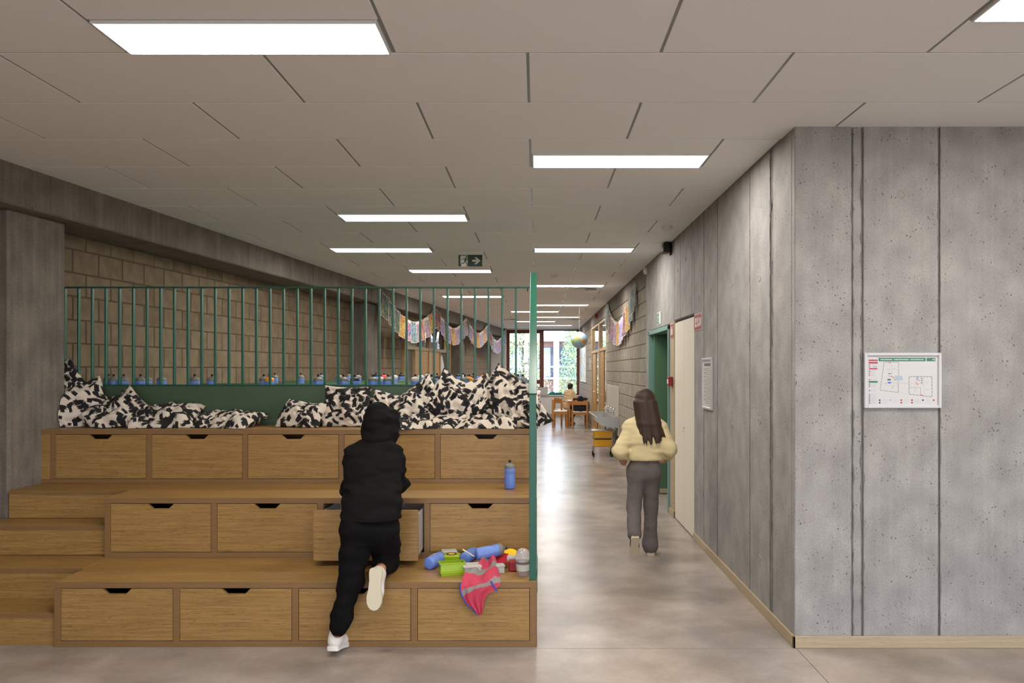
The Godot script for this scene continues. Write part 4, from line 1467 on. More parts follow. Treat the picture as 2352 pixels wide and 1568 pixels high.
func build_vest() -> void:
	var v := thing("safety_vest", "pink child's safety vest with silver stripes hanging over the lowest bench edge", "vest", tread1(1105, 1330))
	var o := v.position
	# rows: picture height, both edges, depth
	var rows := [[1263, 1119, 1128, 4.54], [1275, 1112, 1134, 4.50], [1288, 1105, 1139, 4.44], [1303, 1097, 1144, 4.36], [1316, 1080, 1147, 4.29], [1327, 1066, 1150, 4.22], [1336, 1060, 1150, 4.172], [1343, 1058, 1148, 4.155], [1352, 1058, 1136, 4.148], [1362, 1061, 1121, 4.146], [1374, 1066, 1113, 4.145], [1386, 1074, 1112, 4.145], [1398, 1086, 1110, 4.146], [1410, 1098, 1107, 4.148]]
	var nz := noise(17, 22.0, 2)
	var grid := []
	var under := []
	for r in rows:
		var line := []
		var back := []
		for j in 25:
			var t := j / 24.0
			var p := at(lerpf(r[1], r[2], t), r[0], r[3])
			var fold: float = 0.018 * sin(t * 9.0 + r[0] * 0.02) + 0.014 * nz.get_noise_3d(p.x, p.y, p.z)
			if r[3] > 4.18: p.y = maxf(p.y + fold + 0.012, T1 + 0.004)
			else: p.z += absf(fold) * 0.9 + 0.002
			line.append(p - o)
			back.append(p - o + (Vector3(0, -0.003, 0) if r[3] > 4.18 else Vector3(0, 0, -0.003)))
		grid.append(line)
		under.append(back)
	var st := mb()
	sheet(st, grid)
	sheet(st, under, Vector2.ZERO, Vector2.ONE, true)
	obj("front", st, print_mat(vest_image(), 0.85), v)
	var blue := mat(Color(0.20, 0.27, 0.62), 0.7)
	st = mb()
	var edge := []
	for i in range(6, grid.size()): edge.append(grid[i][0] + Vector3(0, 0, 0.003))
	tube(st, edge, 0.004, 6)
	edge = []
	for i in range(8, grid.size()): edge.append(grid[i][24] + Vector3(0, 0, 0.003))
	obj("piping", st, blue, v)
	st = mb()
	var strap := []
	for i in 6:
		var t := i / 5.0
		var p := at(lerpf(1127, 1141, t), lerpf(1334, 1357, t), 4.13) - o
		strap.append([p + Vector3(-0.007, 0, 0), p + Vector3(0.0, 0, 0.002), p + Vector3(0.007, 0, 0)])
	sheet(st, strap)
	obj("strap", st, blue, v)
	st = mb()
	var red := []
	for i in 8:
		var line := []
		for j in 12:
			var u := j / 11.0
			var p := at(lerpf(1124, 1168, u), lerpf(1268, 1298, i / 7.0) + 4.0 * sin(u * 7.0), lerpf(4.58, 4.44, i / 7.0))
			p.y = maxf(p.y + 0.012 * sin(i * 1.3 + u * 6.0), T1 + 0.006)
			line.append(p - o)
		red.append(line)
	sheet(st, red)
	obj("lining", st, mat(Color(0.72, 0.10, 0.18), 0.8), v)

# ------------------------------------------------------------------ signs and framed plans
func text_part(parent: Node, s: String, where: Vector3, size: float, m: Material, basis := Basis(), called := "lettering") -> MeshInstance3D:
	var tm := TextMesh.new()
	tm.text = s
	tm.font_size = 32
	tm.pixel_size = size / 32.0
	tm.depth = 0.0006
	var f := SystemFont.new()
	f.font_names = PackedStringArray(["Droid Sans"])
	f.font_weight = 700
	tm.font = f
	return part(called, tm, m, parent, where, basis)

func build_signs() -> void:
	# escape sign hanging under the ceiling
	var green := Color(0.03, 0.19, 0.13)
	var pale := Color(0.72, 0.70, 0.64)
	var im := Image.create(320, 160, false, Image.FORMAT_RGB8)
	im.fill(green)
	im.fill_rect(Rect2i(28, 8, 96, 152), pale)
	runner(im, 14, 158, green)
	dot(im, Vector2(24, 140), 16, green)
	arrow(im, 176, 158, pale)
	var e := thing("exit_sign", "green emergency exit sign with running figure and arrow hanging from the ceiling", "exit sign", Vector3(-0.80, 2.949, -8.6))
	var st := mb()
	bx(st, Vector3(0, 0, 0), Vector3(0.292, 0.142, 0.006), 0.001)
	obj("plate", st, mat(Color(0.75, 0.74, 0.70), 0.4), e)
	st = mb()
	quad_uv(st, Vector3(0, 0, 0.0035), Vector3(0.145, 0, 0), Vector3(0, 0.07, 0))
	obj("print", st, print_mat(im), e)
	st = mb()
	bx(st, Vector3(0, 0.098, -0.005), Vector3(0.30, 0.02, 0.04), 0.003)
	for x in [-0.135, 0.135]:
		tube(st, [Vector3(x, 0.07, 0), Vector3(x, 0.095, 0)], 0.003, 6)
	obj("mounting", st, M.tile, e)
	# escape sign over the doorway
	im = Image.create(320, 160, false, Image.FORMAT_RGB8)
	im.fill(Color(0.10, 0.40, 0.28))
	im.fill_rect(Rect2i(170, 10, 110, 140), Color(0.85, 0.86, 0.84))
	im.fill_rect(Rect2i(0, 0, 320, 6), Color(0.85, 0.86, 0.84))
	im.fill_rect(Rect2i(0, 154, 320, 6), Color(0.85, 0.86, 0.84))
	runner(im, 8, 150, Color(0.85, 0.86, 0.84))
	var s := thing("exit_sign", "small green exit sign on the concrete above the green doorway", "exit sign", Vector3(RIGHT - 0.004, 2.26, -8.74), -PI / 2)
	wall_plate(s, 0.31, 0.155, im, Color(0.85, 0.86, 0.84))
	# red fire signs
	var red := Color(0.62, 0.06, 0.08)
	var white := Color(0.86, 0.84, 0.82)
	im = Image.create(300, 150, false, Image.FORMAT_RGB8)
	im.fill(red)
	for x in [40, 130, 215]:
		im.fill_rect(Rect2i(x, 34, 22, 86), white)
	dot(im, Vector2(85, 52), 24, white)
	dot(im, Vector2(85, 52), 11, red)
	im.fill_rect(Rect2i(60, 92, 40, 30), white)
	im.fill_rect(Rect2i(160, 30, 18, 40), white)
	im.fill_rect(Rect2i(168, 84, 30, 36), white)
	polygon(im, [Vector2(250, 40), Vector2(276, 40), Vector2(268, 110), Vector2(244, 110)], white)
	s = thing("fire_sign", "wide red fire hose sign with white pictograms beside the white cupboard", "sign", Vector3(RIGHT - 0.004, 2.075, -6.64), -PI / 2)
	wall_plate(s, 0.31, 0.155, im, white)
	im = Image.create(150, 150, false, Image.FORMAT_RGB8)
	im.fill(red)
	im.fill_rect(Rect2i(28, 26, 26, 100), white)
	im.fill_rect(Rect2i(70, 52, 50, 70), white)
	dot(im, Vector2(95, 36), 14, white)
	s = thing("fire_sign", "small red extinguisher sign on the wooden board above the alarm button", "sign", Vector3(RIGHT - 0.008, 2.06, -7.90), -PI / 2)
	wall_plate(s, 0.16, 0.16, im, white)
	build_evacuation_plan()
	# tall notice frame on the corridor face
	im = Image.create(120, 160, false, Image.FORMAT_RGB8)
	im.fill(Color(0.80, 0.79, 0.78))
	im.fill_rect(Rect2i(14, 10, 92, 9), Color(0.45, 0.44, 0.44))
	for y in 9: im.fill_rect(Rect2i(14, 28 + 13 * y, 7, 6), Color(0.3, 0.3, 0.32))
	for y in 18: im.fill_rect(Rect2i(30, 27 + 7 * y, 58 + (y * 17) % 22, 2), Color(0.62, 0.61, 0.61))
	var n := thing("notice_board", "tall silver notice frame on the concrete beside the red hose sign", "frame", Vector3(RIGHT - 0.006, 1.505, -6.26), -PI / 2)
	framed(n, 0.345, 0.455, 0.022, im, M.alu)

func wall_plate(s: Node3D, w: float, h: float, im: Image, rim: Color) -> void:
	var st := mb()
	bx(st, Vector3(0, 0, 0), Vector3(w, h, 0.004), 0.001)
	obj("plate", st, mat(rim, 0.4), s)
	st = mb()
	quad_uv(st, Vector3(0, 0, 0.0025), Vector3(w / 2 - 0.005, 0, 0), Vector3(0, h / 2 - 0.005, 0))
	obj("print", st, print_mat(im), s)

func framed(o: Node3D, w: float, h: float, rim: float, im: Image, m: Material) -> void:
	var st := mb()
	for s in [-1, 1]:
		bx(st, Vector3(s * (w - rim) / 2, 0, 0.004), Vector3(rim, h, 0.02), 0.004)
		bx(st, Vector3(0, s * (h - rim) / 2, 0.004), Vector3(w - rim * 2 + 0.002, rim, 0.02), 0.004)
	obj("frame", st, m, o)
	st = mb()
	bx(st, Vector3(0, 0, -0.002), Vector3(w - rim, h - rim, 0.004))
	obj("backing", st, M.white, o)
	st = mb()
	quad_uv(st, Vector3(0, 0, 0.002), Vector3(w / 2 - rim, 0, 0), Vector3(0, h / 2 - rim, 0))
	obj("print", st, print_mat(im, 0.25), o)

func build_evacuation_plan() -> void:
	# pixel positions taken from the plan itself, 1000 x 700
	var im := Image.create(1000, 700, false, Image.FORMAT_RGB8)
	im.fill(Color(0.765, 0.755, 0.755))
	var g := Color(0.12, 0.42, 0.31)
	var red := Color(0.62, 0.10, 0.16)
	var ink := Color(0.16, 0.15, 0.19)
	var faint := Color(0.60, 0.60, 0.60)
	im.fill_rect(Rect2i(162, 26, 666, 50), g)
	im.fill_rect(Rect2i(842, 26, 126, 50), g)
	im.fill_rect(Rect2i(22, 52, 128, 20), red)
	im.fill_rect(Rect2i(22, 84, 128, 24), red)
	im.fill_rect(Rect2i(28, 174, 118, 18), red)
	im.fill_rect(Rect2i(22, 356, 128, 26), g)
	var icons := [[118, red], [148, red], [208, ink], [238, red], [268, red], [330, red], [392, ink], [424, ink], [484, ink], [544, ink], [574, ink], [604, ink], [632, ink], [662, ink]]
	for e in icons:
		im.fill_rect(Rect2i(24, e[0], 20, 18), e[1])
		im.fill_rect(Rect2i(29, e[0] + 5, 10, 4), Color(0.9, 0.9, 0.9))
		for k in 2: im.fill_rect(Rect2i(56, e[0] + 2 + 9 * k, 62 + (e[0] * 7) % 26, 3), faint)
	im.fill_rect(Rect2i(92, 148, 14, 14), Color(0.3, 0.3, 0.5))
	im.fill_rect(Rect2i(122, 148, 18, 14), Color(0.45, 0.45, 0.5))
	# the two wings with broken outlines
	var line := func(pts: Array, w: float, c: Color, gap: float):
		for i in pts.size() - 1:
			var a: Vector2 = pts[i]
			var b: Vector2 = pts[i + 1]
			var n := maxi(1, int(a.distance_to(b) / 42.0))
			for k in n:
				stroke(im, a.lerp(b, (k + gap) / n), a.lerp(b, (k + 1.0) / n), w, c)
	var P := func(x, y): return Vector2((x - 700.0) / 0.985, (y - 232.0) / 0.992)
	line.call([P.call(938, 318), P.call(1140, 318), P.call(1136, 750), P.call(882, 716), P.call(938, 318)], 5.0, ink, 0.18)
	line.call([P.call(1285, 525), P.call(1605, 525), P.call(1603, 812), P.call(1285, 772), P.call(1285, 525)], 6.0, ink, 0.2)
	line.call([P.call(1285, 680), P.call(1446, 680), P.call(1446, 785)], 3.0, ink, 0.0)
	line.call([P.call(1136, 750), P.call(1285, 772)], 2.0, faint, 0.0)
	line.call([P.call(1040, 318), P.call(1050, 610), P.call(1490, 632)], 10.0, Color(0.68, 0.71, 0.62), 0.0)
	line.call([P.call(1490, 525), P.call(1490, 790)], 8.0, Color(0.68, 0.71, 0.62), 0.0)
	line.call([P.call(1015, 340), P.call(985, 620)], 2.0, faint, 0.0)
	line.call([P.call(970, 650), P.call(1136, 650)], 2.0, faint, 0.0)
	for e in [[1088, 512, 112, 66, Color(0.60, 0.68, 0.70)], [1385, 530, 32, 50, Color(0.55, 0.62, 0.68)], [985, 558, 46, 20, Color(0.2, 0.2, 0.22)], [990, 600, 46, 22, Color(0.25, 0.32, 0.75)], [998, 478, 36, 10, ink], [1000, 515, 34, 4, ink], [1450, 545, 26, 10, ink], [1450, 575, 26, 9, ink], [1450, 607, 26, 9, ink], [940, 612, 40, 22, Color(0.66, 0.70, 0.60)], [1060, 405, 40, 22, Color(0.69, 0.72, 0.63)], [980, 415, 40, 20, Color(0.69, 0.72, 0.63)], [1040, 650, 34, 50, Color(0.70, 0.73, 0.65)], [1360, 650, 26, 90, Color(0.70, 0.73, 0.65)], [1510, 600, 44, 18, Color(0.71, 0.71, 0.68)], [1515, 700, 44, 20, Color(0.71, 0.71, 0.68)]]:
		var p: Vector2 = P.call(e[0], e[1])
		im.fill_rect(Rect2i(int(p.x), int(p.y), e[2], e[3]), e[4])
	for e in [[1040, 525], [1065, 530], [1075, 548], [1085, 572], [1000, 325], [1025, 328], [1385, 605], [1397, 622], [1402, 636], [1425, 580], [1465, 552], [1455, 785], [1470, 787]]:
		dot(im, P.call(e[0], e[1]), 8.0, Color(0.75, 0.35, 0.33))
	# legend along the foot
	for e in [[178, red, 0], [330, faint, 1], [484, red, 0], [636, red, 0], [790, ink, 1], [942, red, 1]]:
		im.fill_rect(Rect2i(e[0] - 12, 620, 24, 22), ink if e[0] == 178 else e[1])
		if e[2] == 0: im.fill_rect(Rect2i(e[0] - 12, 656, 24, 22), ink if e[0] == 178 else e[1])
		for k in 4: im.fill_rect(Rect2i(e[0] + 48, 620 + 15 * k, 56, 3), Color(0.64, 0.63, 0.63))
	var c := Vector3((1984 + 2161 - 2 * CX) / 2 * (FRONT - 0.008) / F, EYE - (873.5 - CY) * (FRONT - 0.008) / F, -FRONT + 0.007)
	var o := thing("evacuation_plan", "framed evacuation plan with green header on the concrete wall", "frame", c)
	framed(o, 0.452, 0.325, 0.019, im, M.frame_white)
	var pale := mat(Color(0.92, 0.93, 0.92), 0.5)
	text_part(o, "EVACUATIEPLAN  ·  PLAN D'ÉVACUATION  ·  EVACUATION PLAN", Vector3(-0.002, 0.1226, 0.0024), 0.0085, pale)
	text_part(o, "+1", Vector3(0.182, 0.1226, 0.0024), 0.0145, pale)

func build_wall_things() -> void:
	var a := thing("fire_alarm_button", "small red fire alarm call point beside the green door frame", "alarm", Vector3(RIGHT - 0.004, 1.50, -7.90), -PI / 2)
	var st := mb()
	bx(st, Vector3(0, 0, 0.024), Vector3(0.10, 0.10, 0.048), 0.005)
	obj("housing", st, M.red, a)
	st = mb()
	bx(st, Vector3(0, -0.005, 0.05), Vector3(0.06, 0.05, 0.004), 0.001)
	obj("pane", st, M.white, a)
	var b := thing("wall_speaker", "black loudspeaker box high on the concrete wall", "loudspeaker", Vector3(RIGHT, 2.995, -7.98), -PI / 2)
	st = mb()
	bx(st, Vector3(0, 0.0, 0.055), Vector3(0.16, 0.115, 0.09), 0.018)
	obj("cabinet", st, M.black, b)
	st = mb()
	bx(st, Vector3(0, -0.015, 0.008), Vector3(0.06, 0.13, 0.016), 0.003)
	obj("bracket", st, M.black, b)
	var c := thing("motion_sensor", "small white sensor at the end of the concrete wall under the ceiling", "sensor", Vector3(RIGHT, 2.985, -9.72), -PI / 2)
	st = mb()
	ball(st, Vector3(0, 0, 0.02), Vector3(0.03, 0.055, 0.035), 14)
	obj("housing", st, M.white, c)
	var d := thing("alarm_siren", "small red alarm siren high on the block wall above the timber screen", "alarm", Vector3(RIGHT - 0.004, 2.95, -17.5), -PI / 2)
	st = mb()
	lathe(st, [Vector2(0, 0), Vector2(0.055, 0), Vector2(0.055, 0.05), Vector2(0.04, 0.08), Vector2(0, 0.085)], 20, Transform3D(turned(Vector3.RIGHT, 90), Vector3.ZERO))
	obj("housing", st, M.red, d)
	# pin board
	var im := Image.create(160, 80, false, Image.FORMAT_RGB8)
	im.fill(Color(0.84, 0.84, 0.84))
	var r := RandomNumberGenerator.new()
	r.seed = 4
	var colors := [Color(0.75, 0.1, 0.15), Color(0.85, 0.65, 0.15), Color(0.2, 0.3, 0.6), Color(0.9, 0.85, 0.6), Color(0.85, 0.5, 0.3), Color(0.6, 0.7, 0.85)]
	for i in 44:
		im.fill_rect(Rect2i(r.randi() % 148, 8 + r.randi() % 62, 4 + r.randi() % 9, 3 + r.randi() % 8), colors[r.randi() % 6])
	var p := thing("pin_board", "white pin board covered with small coloured pictures near the far window", "pin board", Vector3(RIGHT - 0.006, 1.80, -22.9), -PI / 2)
	framed(p, 2.7, 1.14, 0.03, im, M.white)
	var k := thing("notice_card", "small pale blue card on the block wall beside the narrow timber door", "card", Vector3(RIGHT - 0.003, 1.78, -20.0), -PI / 2)
	st = mb()
	bx(st, Vector3(0, 0, 0), Vector3(0.2, 0.29, 0.003))
	obj("card", st, mat(Color(0.72, 0.80, 0.88), 0.6), k)

func build_ceiling_things() -> void:
	for p in [[0.87, 12.55, "square swirl air diffuser in the ceiling above the sink", 0.52], [1.05, 20.1, "square swirl air diffuser in the ceiling near the far window", 0.52], [-0.74, 20.2, "square swirl air diffuser in the ceiling beside the beam", 0.52]]:
		var t := thing("air_diffuser", p[2], "air vent", Vector3(p[0], CEIL - 0.001, -p[1]), 0.0, "ceiling air diffusers")
		var st := mb()
		bx(st, Vector3(0, -0.003, 0), Vector3(p[3], 0.006, p[3]), 0.002)
		obj("plate", st, M.white, t)
		st = mb()
		prism(st, disc(0.2, 32), 0.0, 0.002, Transform3D(turned(Vector3.RIGHT, 90), Vector3(0, -0.007, 0)))
		obj("throat", st, mat(Color(0.5, 0.49, 0.48), 0.6), t)
		for i in 16:
			st = mb()
			bx(st, Vector3(0.12, -0.012, 0), Vector3(0.15, 0.004, 0.03), 0.001, Transform3D(turned(Vector3.UP, 22.5 * i) * turned(Vector3.RIGHT, 25), Vector3.ZERO))
			obj("blade", st, M.white, t)
	for p in [[0.27, 10.7, "smoke detector in the ceiling near the green post"], [0.24, 20.3, "smoke detector in the ceiling near the far window"], [1.30, 7.05, "small round detector in the ceiling by the concrete wall"]]:
		var t := thing("smoke_detector", "round white " + p[2], "smoke detector", Vector3(p[0], CEIL, -p[1]))
		var st := mb()
		lathe(st, [Vector2(0.055, 0.0), Vector2(0.055, -0.015), Vector2(0.04, -0.035), Vector2(0.025, -0.042), Vector2(0, -0.043)], 24)
		obj("housing", st, M.white, t)
	# inflatable globe
	var n := 256
	var im := Image.create(n, n / 2, false, Image.FORMAT_RGB8)
	var land := noise(6, 0.022, 4)
	var kind := noise(9, 0.012, 2)
	for y in n / 2:
		for x in n:
			var t := float(x) / n * TAU
			var v := land.get_noise_3d(40 * cos(t), y * 1.1, 40 * sin(t))
			var c := Color(0.62, 0.74, 0.82)
			if v > 0.12:
				var k := kind.get_noise_3d(40 * cos(t), y, 40 * sin(t))
				c = Color(0.88, 0.58, 0.36) if k > 0.12 else (Color(0.86, 0.76, 0.35) if k > -0.12 else Color(0.62, 0.68, 0.45))
			im.set_pixel(x, y, c)
	var d := 16.0
	var g := thing("inflatable_globe", "inflatable world globe hanging from the ceiling in the corridor", "globe", at(1330.5, 780.5, d))
	var st := mb()
	ball(st, Vector3.ZERO, Vector3.ONE * 0.187, 32, Transform3D(turned(Vector3(0.3, 0, 1), 24)), true)
	var gm := print_mat(im, 0.3)
	gm.texture_repeat = true
	obj("ball", st, gm, g)
	st = mb()
	tube(st, [Vector3(0, 0.18, 0), Vector3(0, CEIL - g.position.y, 0)], 0.0015, 5)
	obj("string", st, M.white, g)

# ------------------------------------------------------------------ strings of children's paintings
func build_bunting() -> void:
	var sets := [[Color(0.85, 0.45, 0.55), Color(0.9, 0.7, 0.75), Color(0.35, 0.35, 0.7)], [Color(0.85, 0.6, 0.2), Color(0.9, 0.78, 0.35), Color(0.75, 0.35, 0.2)], [Color(0.35, 0.5, 0.65), Color(0.6, 0.75, 0.7), Color(0.25, 0.35, 0.4)], [Color(0.6, 0.5, 0.75), Color(0.8, 0.75, 0.85), Color(0.4, 0.4, 0.65)], [Color(0.3, 0.45, 0.35), Color(0.2, 0.22, 0.3), Color(0.55, 0.6, 0.35)], [Color(0.5, 0.25, 0.25), Color(0.7, 0.45, 0.4), Color(0.2, 0.15, 0.18)], [Color(0.85, 0.75, 0.72), Color(0.75, 0.5, 0.6), Color(0.55, 0.65, 0.8)], [Color(0.75, 0.25, 0.55), Color(0.9, 0.55, 0.5), Color(0.9, 0.8, 0.4)]]
	var papers := []
	for i in sets.size():
		var m := mat(Color.WHITE, 0.75, {"backlight_enabled": true, "backlight": Color(0.25, 0.25, 0.25)})
		m.albedo_texture = painted_paper(60 + i, sets[i])
		papers.append(m)
	# along the beam: hanging points and the lowest point of each swag, as distance along the wall and height
	var u := Vector3(sin(atan(0.1234)), 0, -cos(atan(0.1234)))
	var n := Vector3(-u.z, 0, u.x)
	var turn := PI / 2 - atan(0.1234)
	var a := thing("painting_garland", "long garland of painted paper sheets hung in swags along the slanting beam", "garland", Vector3(-4.227, 0, 0) + n * 0.05, turn)
	garland(a, [[12.38, 2.99, 15.9, 3.0, 0.42], [15.95, 2.99, 18.95, 3.01, 0.36], [19.0, 2.98, 21.85, 3.0, 0.32], [21.9, 2.97, 24.98, 2.98, 0.40]], papers, [4, 4, 4, 1, 0, 2, 6, 7, 6, 1, 5, 5, 3, 4, 3, 1, 6, 3, 2, 6, 4, 3, 7, 5, 1, 3, 6, 1, 3, 4, 5, 2, 6, 3, 0, 6, 3, 2, 5, 6], -5.0)
	var b := thing("painting_garland", "short garland of painted paper sheets hung on the block wall of the corridor", "garland", Vector3(RIGHT - 0.05, 0, 0), -PI / 2)
	garland(b, [[-14.85, 3.03, -10.62, 2.93, 0.50]], papers, [2, 4, 5, 6, 0, 6, 1, 3, 3, 5, 1], 6.0)

func garland(root: Node3D, swags: Array, papers: Array, order: Array, tilt: float) -> void:
	var at_flag := 0
	for w in swags:
		var pts := []
		for i in 25:
			var t := i / 24.0
			pts.append(Vector3(lerpf(w[0], w[2], t), lerpf(w[1], w[3], t) - w[4] * (1.0 - pow(absf(2 * t - 1), 1.7)), 0))
		var st := mb()
		tube(st, pts, 0.003, 5)
		obj("string", st, M.white, root)
		var count := int(absf(w[2] - w[0]) / 0.315)
		for k in count:
			var t := (k + 0.5) / count
			var f := t * 24.0
			var i := mini(int(f), 23)
			var p: Vector3 = pts[i].lerp(pts[i + 1], f - i)
			var dir: Vector3 = (pts[i + 1] - pts[i]).normalized()
			var lean := atan2(dir.y, dir.x) * 0.75
			var basis := turned(Vector3.BACK, rad_to_deg(lean)) * turned(Vector3.UP, tilt + rng.randf_range(-2.5, 2.5))
			var grid := []
			for r in 7:
				var line := []
				for c in 5:
					var x := (c / 4.0 - 0.5) * 0.297
					var y := -r / 6.0 * 0.42
					line.append(p + basis * Vector3(x, y, 0.005 * sin(c * 1.6 + k * 2.1) * (r / 6.0) + 0.003 * r * (1.0 + sin(k * 1.7))))
				grid.append(line)
			st = mb()
			sheet(st, grid, Vector2(0, 0), Vector2(1, 1))
			obj("sheet", st, papers[order[at_flag % order.size()]], root)
			at_flag += 1

# ------------------------------------------------------------------ wash trough and trolley
func build_sink() -> void:
	var s := thing("wash_trough", "stainless steel wash trough with splash panel on the block wall", "sink", Vector3(RIGHT, 0, -13.0), -PI / 2)
	# axes: x towards the camera, z into the corridor
	var L := 1.75
	var rim := 0.76
	var st := mb()
	bb(st, -2.05, 0.0, 0.40, 1.315, 0.0, 0.018, 0.004)
	obj("splash_panel", st, mat(Color(0.74, 0.71, 0.66), 0.6), s)
	st = mb()
	var outer := PackedVector2Array([Vector2(0.02, 0.55), Vector2(0.02, rim), Vector2(0.44, rim), Vector2(0.44, rim - 0.035), Vector2(0.40, rim - 0.035), Vector2(0.33, 0.60)])
	# end cheeks
	for x in [0.0, -L]:
		st = mb()
		prism(st, outer, x - 0.004, x + 0.004, Transform3D(Basis(Vector3(0, 0, 1), Vector3(0, 1, 0), Vector3(1, 0, 0)), Vector3.ZERO))
		obj("cheek", st, M.steel, s)
	st = mb()
	var shell := [Vector3(0, rim, 0.44), Vector3(0, rim - 0.035, 0.44), Vector3(0, rim - 0.035, 0.40), Vector3(0, 0.60, 0.33), Vector3(0, 0.55, 0.02), Vector3(0, rim, 0.02), Vector3(0, rim, 0.12), Vector3(0, 0.63, 0.15), Vector3(0, 0.62, 0.30), Vector3(0, rim, 0.40), Vector3(0, rim, 0.44)]
	for i in shell.size() - 1:
		var a: Vector3 = shell[i]
		var b: Vector3 = shell[i + 1]
		var mid := (a + b) / 2
		face(st, [a, b, b + Vector3(-L, 0, 0), a + Vector3(-L, 0, 0)], mid - Vector3(0, 0.68, 0.25))
	obj("basin", st, M.steel, s)
	for x in [-0.25, -0.7, -1.2]:
		st = mb()
		tube(st, [Vector3(x, rim, 0.07), Vector3(x, rim + 0.07, 0.07), Vector3(x, rim + 0.10, 0.10), Vector3(x, rim + 0.09, 0.17)], 0.014, 10)
		ball(st, Vector3(x, rim + 0.125, 0.07), Vector3(0.022, 0.02, 0.03), 12)
		obj("tap", st, M.chrome, s)
	st = mb()
	tube(st, [Vector3(-0.6, 0.56, 0.2), Vector3(-0.6, 0.42, 0.2), Vector3(-0.6, 0.36, 0.16), Vector3(-0.6, 0.40, 0.10), Vector3(-0.6, 0.45, 0.02)], 0.02, 10)
	bb(st, -0.1, -1.6, 0.50, 0.53, 0.03, 0.06, 0.004)
	obj("waste_pipe", st, M.chrome, s)
	var sb := thing("soap_bottle", "clear soap dispenser standing on the wash trough", "soap dispenser", Vector3(RIGHT - 0.10, rim, -14.35))
	st = mb()
	lathe(st, [Vector2(0, 0), Vector2(0.035, 0), Vector2(0.036, 0.11), Vector2(0.015, 0.13), Vector2(0.012, 0.155), Vector2(0, 0.155)], 16)
	obj("bottle", st, mat(Color(0.80, 0.78, 0.76), 0.25), sb)
	st = mb()
	tube(st, [Vector3(0, 0.15, 0), Vector3(0, 0.19, 0), Vector3(-0.04, 0.19, 0)], 0.007, 8)
	obj("pump", st, M.white, sb)
	# trolley with two yellow trays
	var t := thing("tray_trolley", "chrome trolley under the wash trough", "trolley", Vector3(1.24, 0, -13.35))
	for x in [-0.17, 0.17]:
		for z in [-0.14, 0.14]:
			st = mb()
			tube(st, [Vector3(x, 0.0, z), Vector3(x, 0.46, z)], 0.011, 10)
			var l := obj("leg", st, M.chrome, t)
			st = mb()
			tube(st, [Vector3(x, 0.0, z), Vector3(x, 0.08, z)], 0.014, 10)
			obj("rubber_foot", st, M.rubber, l)
	st = mb()
	for y in [0.19, 0.35]:
		for z in [-0.14, 0.14]: tube(st, [Vector3(-0.17, y, z), Vector3(0.17, y, z)], 0.008, 8)
		for x in [-0.17, 0.17]: tube(st, [Vector3(x, y, -0.14), Vector3(x, y, 0.14)], 0.008, 8)
	obj("cross_bars", st, M.chrome, t)
	var yellow := mat(Color(0.86, 0.62, 0.03), 0.4)
	for e in [[0.19, "lower yellow plastic tray in the chrome trolley under the sink"], [0.35, "upper yellow plastic tray in the chrome trolley under the sink"]]:
		var y := thing("plastic_tray", e[1], "tray", Vector3(1.24, e[0] + 0.009, -13.35))
		st = mb()
		open_box(st, 0.36, 0.29, 0.125, 0.005, Transform3D())
		obj("tray", st, yellow, y)
	var w := thing("paper_stack", "white paper stack on the upper yellow tray", "paper", Vector3(1.22, 0.487, -13.35))
	st = mb()
	bx(st, Vector3(0, 0.005, 0), Vector3(0.36, 0.012, 0.3), 0.003)
	obj("sheets", st, M.white, w)

# ------------------------------------------------------------------ the table by the far window
func chair(label: String, where: Vector3, turn: float) -> Node3D:
	var c := thing("school_chair", label, "chair", where, turn, "wooden chairs by the far window")
	for x in [-0.2, 0.2]:
		var st := mb()
		bb(st, x - 0.02, x + 0.02, 0.0, 0.80, 0.17, 0.215, 0.005)
		obj("leg", st, M.chair_wood, c)
		st = mb()
		bb(st, x - 0.02, x + 0.02, 0.0, 0.44, -0.215, -0.175, 0.005)
		obj("leg", st, M.chair_wood, c)
	var st := mb()
	bx(st, Vector3(0, 0.455, 0), Vector3(0.42, 0.022, 0.42), 0.006)
	obj("seat", st, mat(Color(0.83, 0.80, 0.76), 0.4), c)
	st = mb()
	for z in [-0.19, 0.19]: bb(st, -0.19, 0.19, 0.385, 0.44, z - 0.01, z + 0.01, 0.003)
	for x in [-0.195, 0.195]: bb(st, x - 0.01, x + 0.01, 0.385, 0.44, -0.18, 0.18, 0.003)
	obj("apron", st, M.chair_wood, c)
	st = mb()
	var poly := PackedVector2Array([Vector2(-0.2, 0.65), Vector2(0.2, 0.65), Vector2(0.2, 0.75), Vector2(0.12, 0.79), Vector2(0.0, 0.805), Vector2(-0.12, 0.79), Vector2(-0.2, 0.75)])
	prism(st, poly, 0.18, 0.2)
	obj("backrest", st, M.chair_wood, c)
	return c

